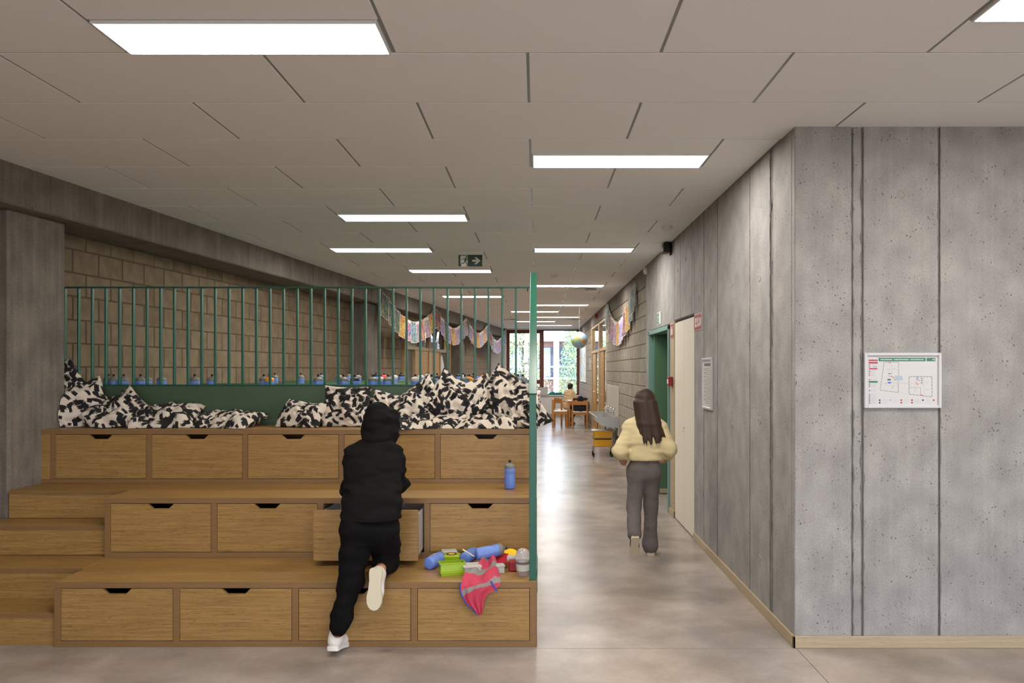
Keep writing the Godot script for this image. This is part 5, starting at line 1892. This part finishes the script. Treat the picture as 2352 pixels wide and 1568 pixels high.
func build_reading_corner() -> void:
	# x = (pixel - CX) * depth / F
	chair("wooden chair with a white seat standing sideways at the small table", Vector3(0.66, 0, -20.05), -PI / 2)
	chair("wooden chair with a dark jacket hung over its back", Vector3(1.20, 0, -19.75), 0.0)
	chair("wooden chair the reading child sits on", Vector3(0.80, 0, -20.75), -PI / 2 + 0.5)
	var t := thing("school_table", "small wooden school table with a pale top by the far window", "table", Vector3(1.19, 0, -20.55))
	var st := mb()
	bx(st, Vector3(0, 0.735, 0), Vector3(0.58, 0.026, 0.8), 0.006)
	obj("table_top", st, mat(Color(0.88, 0.87, 0.85), 0.35), t)
	for x in [-0.255, 0.255]:
		for z in [-0.36, 0.36]:
			st = mb()
			bx(st, Vector3(x, 0.36, z), Vector3(0.05, 0.72, 0.05), 0.006)
			obj("leg", st, M.chair_wood, t)
	st = mb()
	for z in [-0.36, 0.36]: bx(st, Vector3(0, 0.675, z), Vector3(0.46, 0.085, 0.02), 0.003)
	for x in [-0.255, 0.255]: bx(st, Vector3(x, 0.675, 0), Vector3(0.02, 0.085, 0.67), 0.003)
	obj("apron", st, M.chair_wood, t)
	var pp := thing("paper_sheet", "white sheet of paper lying on the small table", "paper", Vector3(1.08, 0.7485, -20.45), 0.3)
	st = mb()
	bx(st, Vector3(0, 0.001, 0), Vector3(0.21, 0.002, 0.297))
	obj("sheet", st, M.white, pp)
	# jacket over the chair back
	var j := thing("dark_jacket", "dark navy jacket hung over a chair back by the table", "jacket", Vector3(1.20, 0.50, -19.55))
	var navy := mat(Color(0.05, 0.06, 0.11), 0.8)
	st = mb()
	var bones := []
	for x in [-0.12, -0.04, 0.04, 0.12]:
		bones.append([Vector3(x, 0.30, -0.06), 0.035, Vector3(x * 1.05, 0.02, -0.055), 0.05])
	bones.append([Vector3(-0.15, 0.31, -0.05), 0.035, Vector3(0.15, 0.30, -0.05), 0.035])
	bones.append([Vector3(-0.05, 0.31, -0.04), 0.04, Vector3(0.03, 0.36, -0.03), 0.045])
	bones.append([Vector3(0.1, 0.32, -0.04), 0.035, Vector3(0.2, 0.30, -0.06), 0.025])
	blob(st, bones, 55.0, 0.014, 0.02, 5)
	obj("cloth", st, navy, j)
	# things on the sill
	var b := thing("plastic_crate", "pale grey plastic crate standing on the far window sill", "crate", Vector3((1246 - CX) * (FAR - 0.02) / F, 0.735, -FAR - 0.02))
	st = mb()
	open_box(st, 0.36, 0.22, 0.27, 0.006, Transform3D())
	obj("crate", st, mat(Color(0.72, 0.71, 0.72), 0.5), b)
	var g := thing("folded_cloth", "crumpled green cloth lying on the far window sill", "cloth", Vector3((1275 - CX) * (FAR - 0.02) / F, 0.735, -FAR - 0.02))
	st = mb()
	bones = []
	for k in 7:
		bones.append([Vector3(-0.18 + 0.06 * k, 0.03 + 0.02 * sin(k * 2.0), 0.03 * cos(k * 2.4)), 0.03, Vector3(-0.14 + 0.06 * k, 0.05 + 0.025 * sin(k * 1.3), -0.04), 0.028])
	blob(st, bones, 60.0, 0.012, 0.02, 9)
	obj("cloth", st, mat(Color(0.02, 0.45, 0.38), 0.8), g)
	# reading child in a beige hoodie, seen from behind
	var p := thing("person", "child in a beige hoodie and dark trousers bent over the small table", "person", Vector3(0.90, 0, -20.72), 0.75)
	var skin := mat(Color(0.72, 0.52, 0.42), 0.6)
	var body := [[Vector3(0.02, 0.55, 0), 0.09, Vector3(0.10, 0.82, -0.02), 0.10], [Vector3(0.10, 0.82, -0.02), 0.10, Vector3(0.18, 1.00, -0.04), 0.045], [Vector3(0.17, 1.0, -0.04), 0.045, Vector3(0.19, 1.06, -0.05), 0.045], [Vector3(0.185, 1.13, -0.06), 0.078, Vector3(0.20, 1.10, -0.07), 0.07], [Vector3(0.02, 0.54, 0.07), 0.06, Vector3(0.34, 0.53, 0.05), 0.05], [Vector3(0.34, 0.53, 0.05), 0.05, Vector3(0.12, 0.12, 0.05), 0.035], [Vector3(0.02, 0.54, -0.08), 0.06, Vector3(0.34, 0.53, -0.1), 0.05], [Vector3(0.34, 0.53, -0.1), 0.05, Vector3(0.30, 0.12, -0.1), 0.035], [Vector3(0.12, 0.93, 0.10), 0.04, Vector3(0.22, 0.78, 0.18), 0.032], [Vector3(0.22, 0.78, 0.18), 0.032, Vector3(0.36, 0.79, 0.06), 0.025], [Vector3(0.12, 0.93, -0.14), 0.04, Vector3(0.24, 0.78, -0.2), 0.032], [Vector3(0.24, 0.78, -0.2), 0.032, Vector3(0.38, 0.79, -0.1), 0.025]]
	st = mb()
	blob(st, body, 60.0, 0.015)
	obj("body", st, skin, p)
	st = mb()
	blob(st, [[Vector3(0.02, 0.56, 0.04), 0.11, Vector3(0.10, 0.86, 0.05), 0.11], [Vector3(0.02, 0.56, -0.06), 0.11, Vector3(0.10, 0.86, -0.08), 0.11], [Vector3(0.12, 0.93, 0.10), 0.06, Vector3(0.12, 0.93, -0.14), 0.06], [Vector3(0.12, 0.93, 0.11), 0.058, Vector3(0.21, 0.79, 0.19), 0.05], [Vector3(0.21, 0.79, 0.19), 0.05, Vector3(0.33, 0.79, 0.08), 0.036], [Vector3(0.12, 0.93, -0.15), 0.058, Vector3(0.23, 0.79, -0.21), 0.05], [Vector3(0.23, 0.79, -0.21), 0.05, Vector3(0.35, 0.79, -0.12), 0.036], [Vector3(0.13, 1.0, 0.05), 0.04, Vector3(0.13, 1.0, -0.12), 0.04], [Vector3(0.08, 0.95, 0.0), 0.055, Vector3(0.08, 0.93, -0.06), 0.055]], 55.0, 0.014, 0.02, 3)
	obj("hoodie", st, mat(Color(0.72, 0.60, 0.46), 0.85), p)
	st = mb()
	blob(st, [[Vector3(0.02, 0.54, 0.07), 0.085, Vector3(0.34, 0.53, 0.05), 0.066], [Vector3(0.34, 0.53, 0.05), 0.064, Vector3(0.12, 0.14, 0.05), 0.05], [Vector3(0.02, 0.54, -0.08), 0.085, Vector3(0.34, 0.53, -0.1), 0.066], [Vector3(0.34, 0.53, -0.1), 0.064, Vector3(0.30, 0.14, -0.1), 0.05]], 55.0, 0.014, 0.015, 4)
	obj("trousers", st, mat(Color(0.07, 0.08, 0.12), 0.85), p)
	st = mb()
	blob(st, [[Vector3(0.178, 1.135, -0.055), 0.084, Vector3(0.17, 1.10, -0.05), 0.07], [Vector3(0.165, 1.16, -0.03), 0.06, Vector3(0.20, 1.17, -0.08), 0.055]], 70.0, 0.010, 0.015, 6)
	obj("hair", st, mat(Color(0.10, 0.075, 0.06), 0.7), p)
	st = mb()
	blob(st, [[Vector3(0.07, 0.045, 0.05), 0.045, Vector3(0.22, 0.035, 0.05), 0.035], [Vector3(0.26, 0.045, -0.1), 0.045, Vector3(0.40, 0.035, -0.1), 0.035]], 70.0, 0.012)
	obj("shoes", st, mat(Color(0.62, 0.52, 0.40), 0.7), p)

# ------------------------------------------------------------------ bodies: tapered capsules joined by a smooth minimum and meshed as surface nets
func blob(st: SurfaceTool, bones: Array, k: float, cell: float, warp := 0.0, seed_ := 1, cuts := []) -> void:
	var pad := 3.0 * cell + 2.0 / k
	var lo := Vector3.INF
	var hi := -Vector3.INF
	for b in bones:
		var r: float = maxf(b[1], b[3]) + pad
		lo = lo.min(b[0] - Vector3.ONE * r).min(b[2] - Vector3.ONE * r)
		hi = hi.max(b[0] + Vector3.ONE * r).max(b[2] + Vector3.ONE * r)
	var nx := int((hi.x - lo.x) / cell) + 2
	var ny := int((hi.y - lo.y) / cell) + 2
	var nz := int((hi.z - lo.z) / cell) + 2
	var sum := PackedFloat32Array()
	sum.resize(nx * ny * nz)
	var reach := 5.0 / k
	var wob := noise(seed_, 7.0, 2)
	for b in bones:
		var p0: Vector3 = b[0]
		var p1: Vector3 = b[2]
		var r0: float = b[1]
		var r1: float = b[3]
		var ax := p1 - p0
		var l2 := maxf(ax.length_squared(), 1e-9)
		var m := Vector3.ONE * (maxf(r0, r1) + reach)
		var a := ((p0.min(p1) - m - lo) / cell).floor().max(Vector3.ZERO)
		var c := ((p0.max(p1) + m - lo) / cell).ceil()
		for iz in range(int(a.z), mini(int(c.z), nz - 1) + 1):
			for iy in range(int(a.y), mini(int(c.y), ny - 1) + 1):
				var row := (iz * ny + iy) * nx
				for ix in range(int(a.x), mini(int(c.x), nx - 1) + 1):
					var q := lo + Vector3(ix, iy, iz) * cell - p0
					var t := clampf(q.dot(ax) / l2, 0.0, 1.0)
					var d := (q - ax * t).length() - lerpf(r0, r1, t)
					if d < reach:
						sum[row + ix] += exp(-k * d)
	var inside := PackedByteArray()
	inside.resize(nx * ny * nz)
	var field := PackedFloat32Array()
	field.resize(nx * ny * nz)
	for i in nx * ny * nz:
		var s := sum[i]
		if s < 0.02:
			field[i] = 4.0 / k
			continue
		var d := -log(s) / k
		if warp > 0.0 and absf(d) < 3.0 * cell + warp:
			var q := Vector3(i % nx, (i / nx) % ny, i / (nx * ny)) * cell
			d += warp * wob.get_noise_3d(q.x * 0.55, q.y * 1.8, q.z)
		for pl in cuts:
			d = maxf(d, pl.distance_to(lo + Vector3(i % nx, (i / nx) % ny, i / (nx * ny)) * cell))
		field[i] = d
		if d < 0.0: inside[i] = 1
	var where := PackedInt32Array()
	where.resize(nx * ny * nz)
	where.fill(-1)
	var verts := PackedVector3Array()
	var step := [0, 1, nx, nx + 1, nx * ny, nx * ny + 1, nx * ny + nx, nx * ny + nx + 1]
	var edges := [[0, 1], [2, 3], [4, 5], [6, 7], [0, 2], [1, 3], [4, 6], [5, 7], [0, 4], [1, 5], [2, 6], [3, 7]]
	for iz in nz - 1:
		for iy in ny - 1:
			var row := (iz * ny + iy) * nx
			for ix in nx - 1:
				var i := row + ix
				var n := inside[i] + inside[i + 1] + inside[i + nx] + inside[i + nx + 1] + inside[i + step[4]] + inside[i + step[5]] + inside[i + step[6]] + inside[i + step[7]]
				if n == 0 or n == 8: continue
				var p := Vector3.ZERO
				var c := 0
				for e in edges:
					var a: int = i + step[e[0]]
					var b: int = i + step[e[1]]
					if inside[a] == inside[b]: continue
					var t := field[a] / (field[a] - field[b])
					var pa := Vector3(e[0] & 1, (e[0] >> 1) & 1, e[0] >> 2)
					var pb := Vector3(e[1] & 1, (e[1] >> 1) & 1, e[1] >> 2)
					p += pa.lerp(pb, t)
					c += 1
				where[i] = verts.size()
				verts.append(lo + (Vector3(ix, iy, iz) + p / c) * cell)
	group_id += 1
	st.set_smooth_group(group_id)
	var strides := [1, nx, nx * ny]
	for iz in range(1, nz - 1):
		for iy in range(1, ny - 1):
			var row := (iz * ny + iy) * nx
			for ix in range(1, nx - 1):
				var i := row + ix
				for ax in 3:
					var j: int = i + strides[ax]
					if inside[i] == inside[j]: continue
					var u: int = strides[(ax + 1) % 3]
					var v: int = strides[(ax + 2) % 3]
					var q := [where[i], where[i - u], where[i - u - v], where[i - v]]
					if q.min() < 0: continue
					var out := Vector3.ZERO
					out[ax] = 1.0 if inside[i] else -1.0
					face(st, [verts[q[0]], verts[q[1]], verts[q[2]], verts[q[3]]], out)

# a hand: palm, four bent fingers of different length, a thumb from the side of the palm
func hand(st: SurfaceTool, wrist: Vector3, along: Vector3, palm: Vector3, thumb_side: Vector3, s := 1.0, curl := 0.5) -> void:
	along = along.normalized()
	thumb_side = (thumb_side - along * thumb_side.dot(along)).normalized()
	palm = (palm - along * palm.dot(along) - thumb_side * palm.dot(thumb_side)).normalized()
	var b := []
	var base := wrist + along * 0.012 * s
	for k in 4:
		var side := (1.5 - k) * 0.0165 * s
		var root := base + along * 0.062 * s + thumb_side * side
		b.append([base + thumb_side * side * 0.6, 0.013 * s, root, 0.0105 * s])
		var long: float = float([0.062, 0.070, 0.065, 0.050][k]) * s
		var p := root
		var d := along
		for j in 3:
			d = (d + palm * curl * float([0.35, 0.6, 0.5][j])).normalized()
			var q: Vector3 = p + d * long * float([0.45, 0.32, 0.25][j])
			b.append([p, (0.0092 - 0.0009 * j) * s, q, (0.0083 - 0.0009 * j) * s])
			p = q
	var t0 := base + thumb_side * 0.022 * s
	var t1 := t0 + (along * 0.55 + thumb_side * 0.75 + palm * 0.2).normalized() * 0.036 * s
	var t2 := t1 + (along * 0.85 + thumb_side * 0.25 + palm * 0.35).normalized() * 0.028 * s
	b.append([t0, 0.0125 * s, t1, 0.0105 * s])
	b.append([t1, 0.0102 * s, t2, 0.0085 * s])
	b.append([wrist - along * 0.03 * s, 0.019 * s, base, 0.018 * s])
	blob(st, b, 260.0, 0.004)

# a trainer: rubber sole cut to a foot's outline, soft upper
func shoe(parent: Node3D, heel: Vector3, toe_dir: Vector3, up: Vector3, long: float, upper: Material, sole: Material) -> void:
	toe_dir = toe_dir.normalized()
	up = (up - toe_dir * up.dot(toe_dir)).normalized()
	var side := toe_dir.cross(up).normalized()
	var poly := PackedVector2Array()
	var w := long * 0.185
	for e in [[0.0, 0.55], [0.03, 0.8], [0.12, 0.88], [0.3, 0.8], [0.5, 0.86], [0.68, 1.05], [0.82, 1.0], [0.92, 0.75], [0.98, 0.4]]:
		poly.append(Vector2(e[0] * long, e[1] * w))
	poly.append(Vector2(long, 0.0))
	for e in [[0.98, 0.4], [0.92, 0.7], [0.82, 0.92], [0.68, 0.95], [0.5, 0.72], [0.3, 0.72], [0.12, 0.86], [0.03, 0.8], [0.0, 0.55]]:
		poly.append(Vector2(e[0] * long, -e[1] * w))
	var x := Transform3D(Basis(toe_dir, side * -1.0, up), heel)
	if x.basis.determinant() < 0.0: x.basis.y = side
	var st := mb()
	prism(st, poly, 0.0, 0.026, x, true)
	obj("shoe_sole", st, sole, parent)
	st = mb()
	var P := func(a, b, c): return heel + toe_dir * a * long + side * b * long + up * c * long
	blob(st, [[P.call(0.15, 0, 0.22), 0.15 * long, P.call(0.2, 0, 0.40), 0.155 * long], [P.call(0.2, 0, 0.22), 0.15 * long, P.call(0.62, 0, 0.2), 0.14 * long], [P.call(0.25, 0, 0.36), 0.13 * long, P.call(0.62, 0, 0.20), 0.12 * long], [P.call(0.6, 0.03, 0.17), 0.125 * long, P.call(0.84, 0, 0.14), 0.105 * long]], 90.0, 0.009)
	obj("shoe_upper", st, upper, parent)
	st = mb()
	for k in 4:
		var a := 0.36 + 0.08 * k
		var h := 0.52 - 0.075 * k
		tube(st, [P.call(a, -0.09, h - 0.10), P.call(a + 0.01, 0.0, h - 0.035), P.call(a, 0.09, h - 0.10)], 0.003, 5)
	obj("laces", st, upper, parent)

func ear_and_face(st: SurfaceTool, c: Vector3, f: Vector3, up: Vector3, s: float) -> void:
	var side := f.cross(up).normalized()
	blob(st, [[c + f * 0.02 * s + up * 0.02 * s, 0.078 * s, c - f * 0.025 * s + up * 0.025 * s, 0.082 * s], [c + f * 0.03 * s - up * 0.05 * s, 0.055 * s, c + f * 0.06 * s - up * 0.085 * s, 0.024 * s], [c + f * 0.092 * s + up * 0.005 * s, 0.010 * s, c + f * 0.112 * s - up * 0.02 * s, 0.013 * s], [c + f * 0.088 * s - up * 0.052 * s + side * 0.018 * s, 0.009 * s, c + f * 0.088 * s - up * 0.052 * s - side * 0.018 * s, 0.009 * s], [c + side * 0.085 * s + up * 0.012 * s, 0.016 * s, c + side * 0.087 * s - up * 0.02 * s, 0.011 * s], [c - side * 0.085 * s + up * 0.012 * s, 0.016 * s, c - side * 0.087 * s - up * 0.02 * s, 0.011 * s]], 130.0, 0.006)

func build_person_in_black() -> void:
	var p := thing("person", "child in a black hooded tracksuit kneeling on the lowest bench at the open drawer", "person", Vector3(-1.06, 0, -4.1))
	var o := p.position
	var A := func(px, py, d): return at(px, py, d) - o
	var skin := mat(Color(0.70, 0.50, 0.40), 0.6)
	var cloth := mat(Color(0.075, 0.068, 0.068), 0.95, {"metallic_specular": 0.25})
	var trouser := mat(Color(0.06, 0.055, 0.056), 0.95, {"metallic_specular": 0.25})
	var hipl: Vector3 = A.call(822, 1215, 4.13)
	var hipr: Vector3 = A.call(880, 1215, 4.15)
	var kneel: Vector3 = A.call(805, 1335, 4.085)
	var anklel: Vector3 = A.call(776, 1452, 4.045)
	var kneer: Vector3 = A.call(889, 1289, 4.385)
	var ankler: Vector3 = A.call(872, 1308, 4.10)
	var waist: Vector3 = A.call(853, 1165, 4.17)
	var chest: Vector3 = A.call(858, 1080, 4.32)
	var neck: Vector3 = A.call(866, 1022, 4.43)
	var head: Vector3 = A.call(873, 978, 4.50)
	var shl: Vector3 = A.call(818, 1050, 4.38)
	var shr: Vector3 = A.call(902, 1050, 4.38)
	var ell: Vector3 = A.call(806, 1118, 4.46)
	var elr: Vector3 = A.call(915, 1112, 4.47)
	var wrl: Vector3 = A.call(822, 1140, 4.60)
	var wrr: Vector3 = A.call(898, 1140, 4.61)
	var st := mb()
	blob(st, [[hipl, 0.062, kneel, 0.045], [kneel, 0.044, anklel, 0.032], [hipr, 0.062, kneer, 0.045], [kneer, 0.044, ankler, 0.032], [hipl, 0.06, hipr, 0.06], [waist, 0.06, chest, 0.065], [(hipl + hipr) / 2, 0.06, waist, 0.06], [chest, 0.06, neck, 0.042], [neck, 0.042, head, 0.042], [shl, 0.040, ell, 0.033], [ell, 0.032, wrl, 0.024], [shr, 0.040, elr, 0.033], [elr, 0.032, wrr, 0.024], [shl, 0.040, chest, 0.06], [shr, 0.040, chest, 0.06]], 70.0, 0.013)
	ear_and_face(st, head, Vector3(0.55, -0.25, -0.8).normalized(), Vector3(0.1, 0.95, -0.15).normalized(), 0.86)
	hand(st, wrl, Vector3(0.15, -0.45, -0.85), Vector3(0.1, -0.8, 0.4), Vector3(1, 0, 0.1), 0.86, 0.6)
	hand(st, wrr, Vector3(-0.15, -0.45, -0.85), Vector3(-0.1, -0.8, 0.4), Vector3(-1, 0, 0.1), 0.86, 0.6)
	obj("body", st, skin, p)
	# trousers
	st = mb()
	blob(st, [[hipl, 0.092, kneel.lerp(hipl, 0.5), 0.079], [kneel.lerp(hipl, 0.5), 0.079, kneel, 0.066], [kneel, 0.066, anklel.lerp(kneel, 0.35), 0.056], [anklel.lerp(kneel, 0.35), 0.056, anklel.lerp(kneel, 0.12), 0.052], [hipr, 0.092, kneer.lerp(hipr, 0.5), 0.082], [kneer.lerp(hipr, 0.5), 0.082, kneer, 0.068], [kneer, 0.064, ankler.lerp(kneer, 0.25), 0.054], [hipl + Vector3(0.01, 0.01, 0.02), 0.098, hipr + Vector3(-0.01, 0.01, 0.02), 0.098], [(hipl + hipr) / 2 + Vector3(0, 0.05, -0.02), 0.10, waist + Vector3(0, -0.02, 0), 0.09]], 70.0, 0.011, 0.012, 21)
	obj("trousers", st, trouser, p)
	st = mb()
	blob(st, [[anklel.lerp(kneel, 0.16), 0.047, anklel.lerp(kneel, 0.08), 0.047]], 80.0, 0.010)
	obj("trouser_cuff", st, trouser, p)
	# hoodie
	st = mb()
	var side := Vector3(0.075, 0, 0)
	var seat := (hipl + hipr) / 2 + Vector3(0, 0.005, 0.02)
	blob(st, [[seat - side * 0.85, 0.104, waist - side, 0.092], [waist - side, 0.092, chest - side * 0.95, 0.096], [seat + side * 0.85, 0.104, waist + side, 0.092], [waist + side, 0.092, chest + side * 0.95, 0.096], [seat, 0.106, waist, 0.10], [waist, 0.10, chest + Vector3(0, 0, 0.02), 0.10], [chest - side * 0.9, 0.09, shl + Vector3(0.012, -0.005, 0), 0.065], [chest + side * 0.9, 0.09, shr + Vector3(-0.012, -0.005, 0), 0.065], [shl, 0.062, neck + Vector3(-0.03, -0.005, 0), 0.055], [shr, 0.062, neck + Vector3(0.03, -0.005, 0), 0.055], [chest, 0.09, neck, 0.07], [neck, 0.07, neck.lerp(head, 0.5), 0.066], [shl, 0.064, ell, 0.054], [ell, 0.054, wrl.lerp(ell, 0.1), 0.038], [shr, 0.064, elr, 0.054], [elr, 0.054, wrr.lerp(elr, 0.1), 0.038]], 60.0, 0.011, 0.02, 22, [Plane(Vector3.DOWN, -(seat.y + 0.055))])
	obj("hoodie", st, cloth, p)
	# hood: open towards where the child looks
	st = mb()
	var look := Vector3(0.5, -0.2, -0.84).normalized()
	blob(st, [[head - look * 0.012 + Vector3(0, 0.025, 0), 0.104, head + Vector3(-0.004, -0.045, 0.012), 0.096], [head + look * 0.03 + Vector3(0, 0.03, 0), 0.098, head + look * 0.045 + Vector3(0, -0.04, 0), 0.088], [head + Vector3(-0.015, -0.085, 0.02), 0.09, neck + Vector3(0, 0.03, 0.01), 0.082], [head + Vector3(-0.02, 0.075, 0.03), 0.05, head + Vector3(0.0, 0.085, 0.0), 0.05]], 60.0, 0.010, 0.02, 24)
	obj("hood", st, cloth, p)
	# trainers
	var white := mat(Color(0.86, 0.84, 0.81), 0.6)
	var sole := mat(Color(0.80, 0.76, 0.66), 0.7)
	shoe(p, at(762, 1500, 4.01) - o + Vector3(0, 0.012, 0.0), Vector3(0.12, -0.22, -1.0), Vector3(0, 1, -0.22), 0.215, white, white)
	shoe(p, ankler + Vector3(-0.004, 0.03, 0.075), Vector3(-0.03, -1.0, 0.10), Vector3(0, 0.10, -1.0), 0.235, mat(Color(0.84, 0.82, 0.78), 0.6), sole)

func build_walking_person() -> void:
	var p := thing("person", "girl with long brown hair in a cream sweater walking away down the corridor", "person", Vector3(0.95, 0, -6.2))
	var o := p.position
	var A := func(px, py, d): return at(px, py, d) - o
	var skin := mat(Color(0.72, 0.52, 0.42), 0.6)
	var wool := mat(Color(0.83, 0.76, 0.58), 0.95, {"rim_enabled": true, "rim": 0.3, "rim_tint": 0.6})
	var denim := mat(Color(0.385, 0.35, 0.335), 0.9)
	var hipl: Vector3 = A.call(1463, 1085, 6.2)
	var hipr: Vector3 = A.call(1495, 1085, 6.2)
	var kneel: Vector3 = A.call(1456, 1162, 6.16)
	var anklel: Vector3 = A.call(1457, 1226, 5.98)
	var kneer: Vector3 = A.call(1495, 1165, 6.24)
	var ankler: Vector3 = A.call(1493, 1245, 6.27)
	var waist: Vector3 = A.call(1480, 1050, 6.2)
	var chest: Vector3 = A.call(1481, 1000, 6.2)
	var neck: Vector3 = A.call(1482, 958, 6.21)
	var head: Vector3 = A.call(1480, 921, 6.22)
	var shl: Vector3 = A.call(1449, 980, 6.2)
	var shr: Vector3 = A.call(1514, 980, 6.2)
	var ell: Vector3 = A.call(1424, 1035, 6.14)
	var elr: Vector3 = A.call(1538, 1032, 6.14)
	var wrl: Vector3 = A.call(1428, 1060, 6.30)
	var wrr: Vector3 = A.call(1530, 1055, 6.30)
	var st := mb()
	blob(st, [[hipl, 0.056, kneel, 0.043], [kneel, 0.042, anklel, 0.032], [hipr, 0.056, kneer, 0.043], [kneer, 0.042, ankler, 0.032], [hipl, 0.056, hipr, 0.056], [(hipl + hipr) / 2, 0.058, waist, 0.058], [waist, 0.058, chest, 0.065], [chest, 0.062, neck, 0.045], [neck, 0.042, head, 0.042], [shl, 0.040, ell, 0.032], [ell, 0.031, wrl, 0.023], [shr, 0.040, elr, 0.032], [elr, 0.031, wrr, 0.023], [shl, 0.040, chest, 0.06], [shr, 0.040, chest, 0.06]], 70.0, 0.013)
	ear_and_face(st, head, Vector3(0.05, -0.05, -1).normalized(), Vector3(0, 1, 0), 0.95)
	hand(st, wrl, Vector3(0.25, -0.15, -0.95), Vector3(0.9, -0.3, 0), Vector3(0, 1, 0), 0.84, 0.8)
	hand(st, wrr, Vector3(-0.25, -0.15, -0.95), Vector3(-0.9, -0.3, 0), Vector3(0, 1, 0), 0.84, 0.8)
	obj("body", st, skin, p)
	st = mb()
	blob(st, [[hipl, 0.082, kneel, 0.062], [kneel, 0.060, anklel, 0.060], [hipr, 0.082, kneer, 0.060], [kneer, 0.056, ankler, 0.062], [ankler, 0.062, ankler + Vector3(0, -0.035, 0.01), 0.066], [hipl, 0.088, hipr, 0.088], [(hipl + hipr) / 2 + Vector3(-0.045, 0, 0), 0.082, waist + Vector3(-0.045, 0.0, 0), 0.078], [(hipl + hipr) / 2 + Vector3(0.045, 0, 0), 0.082, waist + Vector3(0.045, 0.0, 0), 0.078]], 75.0, 0.011, 0.005, 31)
	obj("jeans", st, denim, p)
	st = mb()
	var side := Vector3(0.064, 0, 0)
	var hem := waist.y - 0.022
	blob(st, [[waist - side + Vector3(0, -0.03, 0), 0.092, chest - side, 0.092], [waist + side + Vector3(0, -0.03, 0), 0.092, chest + side, 0.092], [waist + Vector3(0, -0.03, 0), 0.10, chest, 0.10], [chest - side, 0.088, shl + Vector3(0.012, -0.004, 0), 0.062], [chest + side, 0.088, shr + Vector3(-0.012, -0.004, 0), 0.062], [shl, 0.058, neck + Vector3(-0.03, -0.01, 0), 0.046], [shr, 0.058, neck + Vector3(0.03, -0.01, 0), 0.046], [chest, 0.09, neck, 0.06], [shl, 0.060, ell, 0.060], [ell, 0.058, wrl, 0.040], [shr, 0.060, elr, 0.060], [elr, 0.058, wrr, 0.040]], 75.0, 0.010, 0.012, 32, [Plane(Vector3.DOWN, -hem)])
	obj("sweater", st, wool, p)
	# long hair: a cap and many falling locks
	st = mb()
	var hb := [[head + Vector3(0, 0.022, 0.015), 0.086, head + Vector3(0, -0.02, 0.022), 0.084], [head + Vector3(0, 0.03, -0.03), 0.078, head + Vector3(0, 0.03, 0.03), 0.082]]
	var r := RandomNumberGenerator.new()
	r.seed = 15
	for k in 44:
		var t := r.randf()
		var a := lerpf(-1.5, 1.5, t)
		var out := 0.012 * r.randf()
		var top: Vector3 = head + Vector3(sin(a) * 0.078, -0.01, 0.02 + cos(a) * 0.066 + out)
		var mid: Vector3 = head + Vector3(sin(a) * 0.086 + 0.026, -0.19, 0.05 + cos(a) * 0.058 + out)
		var low: Vector3 = head + Vector3(lerpf(-0.075, 0.165, t) + r.randf_range(-0.02, 0.02), -0.30 - 0.085 * r.randf() + 0.05 * absf(t - 0.45), 0.08 + cos(a) * 0.05 + out)
		hb.append([top, 0.022, mid, 0.018])
		hb.append([mid, 0.018, low, 0.004])
	blob(st, hb, 190.0, 0.007)
	obj("hair", st, mat(Color(0.22, 0.145, 0.09), 0.6), p)
	var upper := mat(Color(0.30, 0.27, 0.25), 0.7)
	var sole := mat(Color(0.74, 0.68, 0.58), 0.7)
	shoe(p, Vector3(ankler.x, 0.0, ankler.z + 0.06), Vector3(0.03, 0, -1), Vector3.UP, 0.22, upper, sole)
	shoe(p, anklel + Vector3(0.0, -0.015, 0.075), Vector3(0.03, -0.85, -0.5), Vector3(0, 0.5, -0.85), 0.22, upper, sole)
